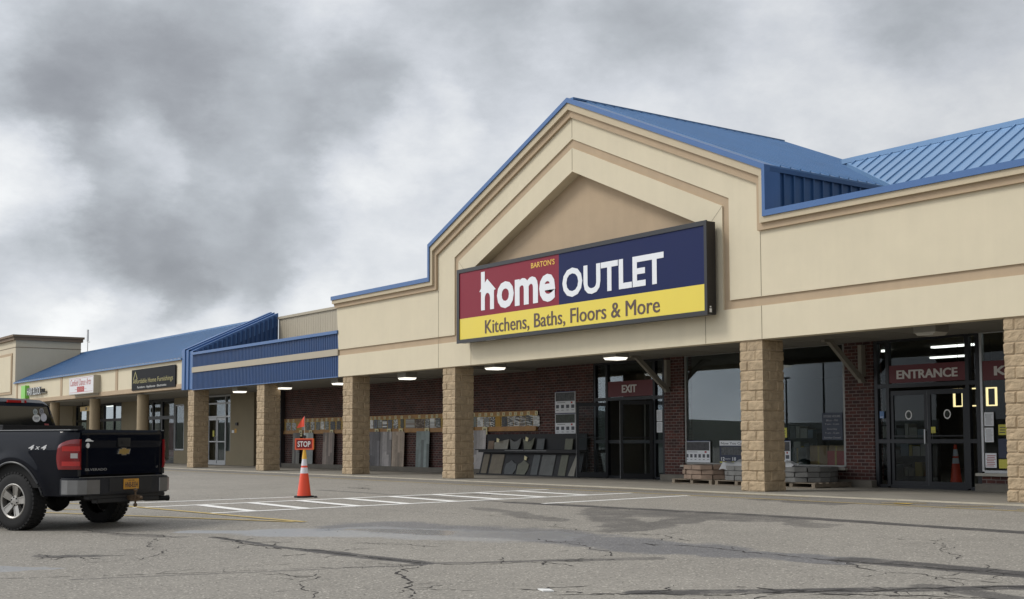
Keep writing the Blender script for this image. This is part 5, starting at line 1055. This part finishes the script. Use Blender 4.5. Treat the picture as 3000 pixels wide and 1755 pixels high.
for sg in (1, -1):
    bs_ = side(-1.19, 1.00, sg, 1.43)
    m = MB(); pr_ = [(sg*.80, .80), (sg*.80, 1.43), (sg*.90, 1.442), (sg*yo(-1.19, 1.43), 1.43)]+[(sg*yo(-1.19, z), z) for z in (1.3, 1.15, 1.0, .85, .7, .55, .5)]+[(sg*.80, .5)]
    m.prism(pr_, -1.196, -1.188, 'x'); m.build('bed_corner', PAINT, tk)
    m = MB(); pts = [(.545*math.cos(R(a)), sg*(yo(.545*math.cos(R(a)), .44+.545*math.sin(R(a)))+.004), .44+.545*math.sin(R(a))) for a in range(-2, 183, 6)]
    pts = [(pts[0][0], pts[0][1]-.01*sg, .50)]+pts[1:-1]+[(pts[-1][0], pts[-1][1]-.01*sg, .50)]
    m.tube(pts, .016, 6); m.build('arch_lip', mat('grey_arch_lip', (.05, .052, .056), .4), tk, smooth=True)
    m = MB(); path = [(-1.200, .812), (-1.217, .816), (-1.219, .84)]+[(x_, yo(x_, 1.1)+.016-.010*max(0, (x_+1.0)/.07)) for x_ in (-1.205, -1.17, -1.12, -1.06, -1.0, -.96, -.93)]; V = []; nz = 12
    for q_, (x_, y_) in enumerate(path):
        fwd = max(0, (x_+1.2)/.27); zt = 1.315-.085*fwd**2; zb = .885
        for j in range(nz+1): V.append((x_+(.035*math.sin(j/nz*math.pi)*fwd**2), sg*(y_-(.008 if j in (0, nz) else 0)), zb+(zt-zb)*j/nz))
    m.add(V, [(a*(nz+1)+j, (a+1)*(nz+1)+j, (a+1)*(nz+1)+j+1, a*(nz+1)+j+1) for a in range(len(path)-1) for j in range(nz)])
    tl = m.build('tail_light', TLR, tk, smooth=True)
    for z0_, z1_, mm_, nm_, k0, k1 in ((1.145, 1.215, TLR2, 'lens_segment', 2, 8), (.935, 1.0, TLR2, 'lens_segment', 2, 8), (1.045, 1.115, TLW, 'reverse_lens', 3, 6)):
        m = MB(); V = []
        for x_, y_ in path[k0:k1]: V += [(x_-.002, sg*(y_+.002), z0_), (x_-.002, sg*(y_+.002), z1_)]
        m.add(V, [(2*a, 2*a+2, 2*a+3, 2*a+1) for a in range(k1-k0-1)]); m.build(nm_, mm_, tl, smooth=True)
    a, b = sorted((sg*.805, sg*.855)); MB().box(-1.205, a, .79, -1.197, b, .88).build('lamp_filler', PLAS, tk)
m = MB(); V = []
for i in range(0, 21):                                   # tailgate with crowned top, pressed centre
    y = -.795+1.59*i/20
    for j in range(0, 15):
        z = .805+(1.452-.805)*j/14; x = -1.212
        if z > 1.415: x += .018*((z-1.415)/.037)**2
        if z < 1.26: x += .010*min(1, (1.26-z)/.03)
        if z < .86: x -= .006
        if abs(y) > .76: x += .010*((abs(y)-.76)/.035)**2
        V.append((x, y, z))
m.add(V, [(i*15+j, (i+1)*15+j, (i+1)*15+j+1, i*15+j+1) for i in range(20) for j in range(14)]); m.box(-1.192, -.795, .805, -1.15, .795, 1.452)
tg = m.build('tailgate', PAINT, tk, smooth=True)
m = MB(); m.prism([(-.13, 1.335), (.13, 1.335), (.12, 1.205), (-.12, 1.205)], -1.226, -1.20, 'x'); m.build('handle_bezel', PLAS, tg, bevel=.004)
m = MB(); m.box(-1.236, -.055, 1.255, -1.224, .055, 1.29); m.box(-1.229, -.10, 1.235, -1.2262, .10, 1.31); m.build('tailgate_handle', BLACK, tg)
bt = [(-.145, -.052), (-.055, -.052), (-.055, -.075+.0), (.055, -.075), (.055, -.052), (.125, -.052), (.155, .052), (.055, .052), (.055, .075), (-.055, .075), (-.055, .052), (-.115, .052)]
mp = lambda s_: [(-u*s_, 1.135+v*.85*s_) for u, v in bt]
m = MB(); m.prism(mp(.86), -1.222, -1.205, 'x'); bz = m.build('emblem', mat('emblem_chrome', (.7, .7, .68), .2, metal=.9), tg)
m = MB(); m.prism(mp(.72), -1.2245, -1.2225, 'x'); m.build('emblem_face', mat('emblem_gold', (.42, .29, .10), .35, metal=.5), bz)
TX = lambda X: (lambda u, v, w_: (X-w_, -u, v))
m = MB(); text(m, 'SILVERADO', (-.745, .862, -.33, .898), .003, 0, bold=.012, mapf=TX(-1.2185)); text(m, 'LT', (.665, .885, .705, .912), .003, 0, mapf=TX(-1.2185)); m.build('badge_lettering', mat('badge_silver', (.30, .30, .30), .4, metal=.4), tg)
m = MB(); m.prism([(.74, 1.282), (.60, 1.282), (.585, 1.29), (.63, 1.302), (.655, 1.318), (.69, 1.325), (.72, 1.315), (.735, 1.30)], -1.2165, -1.2125, 'x'); m.build('sticker', WHITE, tg)
m = MB(); m.prism([(.69+.030*math.cos(t_*.3142), 1.225+.038*math.sin(t_*.3142)) for t_ in range(20)], -1.2165, -1.201, 'x'); m.build('sticker', WHITE, tg)
# rear bumper
prof = [(-.95, .965), (-1.12, .96), (-1.25, .90), (-1.31, .80), (-1.36, .55), (-1.36, -.55), (-1.31, -.80), (-1.25, -.90), (-1.12, -.96), (-.95, -.965), (-.95, -.90), (-1.18, -.84), (-1.18, .84), (-.95, .90)]
bmp = MB().prism(prof, .515, .765, 'z').build('rear_bumper', mat('black_bumper', (.012, .014, .02), .35, var=.2), tk, bevel=.018, smooth=True)
m = MB(); m.prism([(-1.21, .84), (-1.30, .76), (-1.345, .5), (-1.345, -.5), (-1.30, -.76), (-1.21, -.84)], .766, .774, 'z'); m.build('step_pad', mat('dusty_step_pad', (.13, .125, .11), .85, var=.4, vscale=9), bmp)
for sg in (1, -1):
    out = [(-1.0, .968), (-1.12, .970), (-1.255, .910), (-1.322, .80), (-1.368, .60)]; inn = [(x+.012, y-.012) for x, y in out]
    m = MB(); pg = [(x, sg*y) for x, y in out]+[(x, sg*y) for x, y in reversed(inn)]
    n = len(out)
    for i in range(n-1):
        a, b, c_, d_ = out[i], out[i+1], inn[i+1], inn[i]
        m.hexa([(a[0], sg*a[1], .535), (b[0], sg*b[1], .535), (c_[0], sg*c_[1], .535), (d_[0], sg*d_[1], .535), (a[0], sg*a[1], .735), (b[0], sg*b[1], .735), (c_[0], sg*c_[1], .735), (d_[0], sg*d_[1], .735)])
    m.build('chrome_corner', CHR, bmp, smooth=True)
m = MB(); m.box(-1.368, -.42, .56, -1.356, .42, .75); m.build('plate_recess', PLAS, bmp)
lp = MB().box(-1.379, -.153, .585, -1.370, .153, .735).build('licence_plate', mat('plate_orange', (.62, .31, .045), .45, var=.1), bmp, bevel=.004)
m = MB(); text(m, 'HNB-8334', (-.125, .61, .125, .69), .001, 0, mapf=TX(-1.3795), bold=.01); text(m, 'NEW YORK', (-.06, .705, .06, .722), .001, 0, mapf=TX(-1.3795)); m.build('plate_lettering', mat('plate_ink', (.02, .02, .05), .5), lp)
m = MB(); m.box(-1.33, -.75, .46, -1.20, .75, .515); m.box(-1.34, -.62, .40, -1.22, .62, .46); m.build('valance', PLAS, tk, bevel=.01)
ht = MB(); ht.box(-1.42, -.035, .425, -1.25, .035, .49); ht.box(-1.50, -.045, .41, -1.40, .045, .50); ht.tube([(-1.46, 0, .46), (-1.46, 0, .56)], .014); ht.tube([(-1.46, 0, .46), (-1.46, 0, .36)], .014); ht.tube([(-1.46, 0, .46), (-1.56, 0, .46)], .014)
for c_ in ((-1.46, 0, .57), (-1.46, 0, .355), (-1.565, 0, .46)): ht.lathe([(.003, -.030), (.02, -.024), (.030, -.008), (.031, .006), (.022, .022), (.003, .031)], c_, n=14)
ht.build('tow_hitch', mat('rusty_hitch', (.16, .11, .07), .5, metal=.6, var=.4, vscale=20), tk, smooth=True)
m = MB(); m.tube([(-.9, -.45, .44), (-1.2, -.5, .42), (-1.33, -.80, .42)], .038, 12); m.tube([(-1.32, -.78, .42), (-1.335, -.82, .42)], .042, 12); m.build('exhaust_pipe', DARKP, tk, smooth=True)
# wheels
def wheel(cx, sg):
    W_ = thing('wheel', '', '', (0, 0, 0)); del W_['label']; del W_['category']
    W_.parent = tk; ORG[W_.name] = (0, 0, 0)
    yc = sg*.815; r = .42; hw = .135
    m = MB(); prof = [(.25, -hw*.75), (.26, -hw), (.33, -hw*1.04), (.385, -hw*.98), (.412, -hw*.80), (.418, -hw*.4), (.419, 0), (.418, hw*.4), (.412, hw*.80), (.385, hw*.98), (.33, hw*1.04), (.26, hw), (.25, hw*.75)]
    m.lathe(prof, (cx, yc, .42), 'y', 56, cap=False)
    for k in range(40):                                   # tread lugs
        a = 2*math.pi*k/40
        for w0, w1, off in ((-hw*.98, -hw*.42, 0), (-hw*.34, hw*.34, .5), (hw*.42, hw*.98, 0)):
            b0 = a+off*.157; b1 = b0+.105
            P = lambda t_, rr_, w_: (cx+rr_*math.cos(t_), yc+w_, .42+rr_*math.sin(t_))
            ri, ro = .40, .4255
            m.hexa([P(b0, ri, w0), P(b1, ri, w0), P(b1, ri, w1), P(b0, ri, w1), P(b0, ro, w0*.97), P(b1, ro, w0*.97), P(b1, ro, w1*.97), P(b0, ro, w1*.97)])
    m.build('tyre', RUB, W_, smooth=True)
    m = MB(); yf = yc+sg*.10                              # outer face of the rim
    m.lathe([(.252, sg*.02), (.256, sg*.035), (.245, sg*.04), (.225, sg*.028), (.222, -sg*.05), (.252, -sg*.05)], (cx, yf, .42), 'y', 48, cap=False)
    m.lathe([(.001, sg*.012), (.03, sg*.012), (.075, sg*.008), (.085, -sg*.01), (.085, -sg*.05), (.001, -sg*.05)], (cx, yf, .42), 'y', 32)
    for k in range(5):
        a = R(90+72*k+12)
        def Q(rad_, tang, w_): return (cx+rad_*math.cos(a)-tang*math.sin(a), yf+sg*w_, .42+rad_*math.sin(a)+tang*math.cos(a))
        m.hexa([Q(.075, -.045, -.04), Q(.235, -.062, -.04), Q(.235, .062, -.04), Q(.075, .045, -.04), Q(.075, -.040, .002), Q(.235, -.050, .026), Q(.235, .050, .026), Q(.075, .040, .002)])
        for s_ in (-1, 1): m.hexa([Q(.08, s_*.038-.008, -.02), Q(.235, s_*.05-.010, -.01), Q(.235, s_*.05+.010, -.01), Q(.08, s_*.038+.008, -.02), Q(.08, s_*.038-.006, .008), Q(.235, s_*.05-.008, .034), Q(.235, s_*.05+.008, .034), Q(.08, s_*.038+.006, .008)])
    m.build('rim', RIM, W_, smooth=True)
    m = MB()
    for k in range(6):
        a = R(60*k+20); m.lathe([(.013, 0), (.013, sg*.004), (.008, sg*.006)], (cx+.058*math.cos(a), yf+sg*.0095, .42+.058*math.sin(a)), 'y', 8)
    m.build('wheel_nut', DARKP, W_)
    m = MB(); m.lathe([(.22, -sg*.06), (.22, -sg*.05)], (cx, yf, .42), 'y', 28); m.build('brake_disc', mat('dark_brake', (.02, .019, .018), .7, metal=.5), W_)
for cx in (0.0, 3.45):
    for sg in (1, -1): wheel(cx, sg)
m = MB(); m.tube([(0, -.75, .42), (0, .75, .42)], .05, 10); m.lathe([(.02, -.17), (.12, -.13), (.17, -.03), (.17, .03), (.12, .13), (.02, .17)], (0, .12, .40), 'y', 16); m.tube([(3.45, -.75, .42), (3.45, .75, .42)], .045, 10)
m.box(-1.15, .42, .50, 4.4, .54, .64); m.box(-1.15, -.54, .50, 4.4, -.42, .64); m.box(-1.1, -.78, .64, 1.0, .78, .80); m.box(-.55, -.95, .62, .55, -.60, 1.0); m.box(-.55, .60, .62, .55, .93, 1.0)
m.lathe([(.20, 0), (.33, .02), (.36, .09), (.33, .17), (.2, .19)], (-.72, 0, .40), 'z', 24)
m.box(.9, -.8, .45, 3.0, .8, .60); m.build('chassis', DARKP, tk)
m = MB(); m.box(-1.15, -.80, .80, 1.0, .80, .86); m.box(.95, -.80, .86, 1.0, .80, 1.43); m.build('bed_floor', PLAS, tk)
m = MB(); m.box(.42, -.80, 1.455, 1.0, .80, 1.50); m.box(.44, -.78, 1.502, 1.0, .78, 1.535); m.box(.30, -.81, 1.445, 1.0, -.79, 1.475); m.build('folded_bed_cover', PLAS, tk, bevel=.006)
m = MB(); m.box(-1.12, .80, 1.443, .98, .93, 1.455); m.box(-1.12, -.93, 1.443, .98, -.80, 1.455); m.build('rail_cap', mat('rail_cap_highlight', (.26, .27, .28), .35), tk)  # bed rail highlight painted in as a paler cap colour
# cab, hood and front
m = MB()
def loft(secs, mb, mi=0):
    o = len(mb.v); k = len(secs[0][1])*2
    for x, hp in secs:
        ring_ = [(x, y, z) for y, z in hp]+[(x, -y, z) for y, z in reversed(hp)]
        mb.v += ring_
    for i in range(len(secs)-1):
        for j in range(k): mb.f.append((o+i*k+j, o+i*k+(j+1) % k, o+(i+1)*k+(j+1) % k, o+(i+1)*k+j)); mb.m.append(mi)
    mb.f.append(tuple(o+j for j in range(k))); mb.f.append(tuple(o+(len(secs)-1)*k+j for j in reversed(range(k)))); mb.m += [mi, mi]
low = lambda s, t_: [(.0, .55), (.90*s, .52), (.955*s, .70), (.985*s, .98), (.965*s, 1.25), (.93*s, t_-.03), (.86*s, t_), (0, t_+.02)]
loft([(1.03, low(1, 1.45)), (2.85, low(1, 1.42)), (2.9, low(1, 1.36))], m)
def gh(w0, w1, z): return [(.0, 1.40), (w0, 1.40), (w0*.99, 1.46), (w1+.06, z-.12), (w1, z-.04), (w1-.10, z-.005), (0, z+.015)]
loft([(1.08, gh(.86, .70, 1.70)), (1.12, gh(.87, .66, 1.90)), (1.20, gh(.88, .66, 1.955)), (1.9, gh(.88, .66, 1.985)), (2.5, gh(.88, .66, 1.95)), (3.05, gh(.86, .76, 1.55))], m)
cab_ = m.build('cab', PAINT, tk, smooth=True)
m = MB(); m.hexa([(1.062, -.74, 1.47), (1.062, .74, 1.47), (1.10, .74, 1.47), (1.10, -.74, 1.47), (1.085, -.61, 1.84), (1.085, .61, 1.84), (1.13, .61, 1.84), (1.13, -.61, 1.84)]); rw = m.build('rear_window', TG, cab_)
for sg in (1, -1): MB().prism([(1.3, 1.48), (2.75, 1.46), (2.40, 1.86), (1.35, 1.88)], sg*.80, sg*.845, 'y').build('side_window', TG, cab_)
m = MB(); m.box(1.085, -.20, 1.895, 1.11, .16, 1.935); hb_ = m.build('high_brake_light', TLR2, cab_); MB().box(1.083, -.155, 1.897, 1.0845, -.10, 1.933).build('cargo_lens', TLW, hb_)
# round stickers on the rear glass
def oval(yc, zc, ry, rz, mi_, nm, txt=None):
    fx = lambda z: 1.062+(z-1.47)/.37*.023-.003
    n = 24; m = MB(); m.add([(fx(zc+rz*math.sin(k*6.2832/n)), yc+ry*math.cos(k*6.2832/n), zc+rz*math.sin(k*6.2832/n)) for k in range(n)], [tuple(range(n))]); o = m.build(nm, mi_, rw, recalc=False)
    if txt:
        m = MB(); text(m, txt, (-yc-ry*.62, zc-rz*.35, -yc+ry*.62, zc+rz*.35), .0005, 0, bold=.01, mapf=lambda u, v, w_: (fx(v)-.0015-w_, -u, v)); m.build('sticker_lettering', INK, o)
    return o
SG = mat('sticker_grey', (.42, .47, .46), .5); SB = mat('sticker_dark_ring', (.30, .29, .31), .5)
oval(-.37, 1.755, .045, .05, SG, 'sticker', 'O'); oval(-.495, 1.765, .048, .055, SB, 'sticker', 'O'); oval(-.39, 1.655, .078, .06, WHITE, 'sticker', 'XNY'); oval(-.535, 1.67, .062, .066, mat('sticker_white', (.66, .66, .72), .5), 'sticker')
m = MB(); fx = 1.062; m.add([(fx-.002+.004, -.55, 1.515), (fx-.002+.004, -.64, 1.515), (fx+.006, -.64, 1.57), (fx+.006, -.55, 1.575)], [(0, 1, 2, 3)]); m.build('sticker', mat('sticker_red', (.35, .08, .08), .5), rw, recalc=False)
m = MB(); m.add([(fx-.002, -.55, 1.485), (fx-.002, -.635, 1.485), (fx-.001, -.635, 1.508), (fx-.001, -.55, 1.508)], [(0, 1, 2, 3)]); m.build('sticker', WHITE, rw, recalc=False)
for sg in (1, -1): side(2.88, 4.55, sg, 1.26, 'front_wing', (3.45,))
m = MB(); loft([(2.88, [(0, 1.2), (.80, 1.2), (.82, 1.28), (.78, 1.345), (0, 1.385)]), (3.8, [(0, 1.2), (.80, 1.2), (.81, 1.26), (.77, 1.32), (0, 1.365)]), (4.55, [(0, 1.1), (.78, 1.1), (.78, 1.18), (.74, 1.22), (0, 1.25)])], m); m.build('hood', PAINT, tk, smooth=True)
m = MB(); m.box(4.50, -.92, .45, 4.68, .92, .70); m.build('front_bumper', CHR, tk, bevel=.03); m = MB(); m.box(4.50, -.55, .74, 4.60, .55, 1.18); m.build('grille', PLAS, tk)
for sg in (1, -1): a, b = sorted((sg*.57, sg*.88)); MB().box(4.48, a, .86, 4.58, b, 1.16).build('headlight', TLW, tk, bevel=.02)
for sg in (1, -1):
    m = MB(); a, b = sorted((sg*.90, sg*1.12)); m.box(2.62, a, 1.42, 2.74, b, 1.62); m.build('wing_mirror', PLAS, tk, bevel=.02)
    a, b = sorted((sg*.962, sg*.99)); MB().box(1.32, a, 1.22, 1.5, b, 1.26).build('door_handle', CHR, cab_); MB().box(2.25, a, 1.22, 2.43, b, 1.26).build('door_handle', CHR, cab_)
# 4x4 badge on the near bedside
BM = lambda u, v, w_: (-.33-u, yo(-.33-u, v)+.001+w_, v)
m = MB(); text(m, '4', (0, 1.165, .115, 1.235), .004, 0, bold=.03, shear=.3, mapf=BM); text(m, '4', (.255, 1.165, .37, 1.235), .004, 0, bold=.03, shear=.3, mapf=BM); text(m, 'x', (.135, 1.17, .235, 1.215), .004, 0, shear=.3, mapf=BM)
m.build('four_wheel_badge', mat('badge_white', (.62, .62, .62), .4), tk)
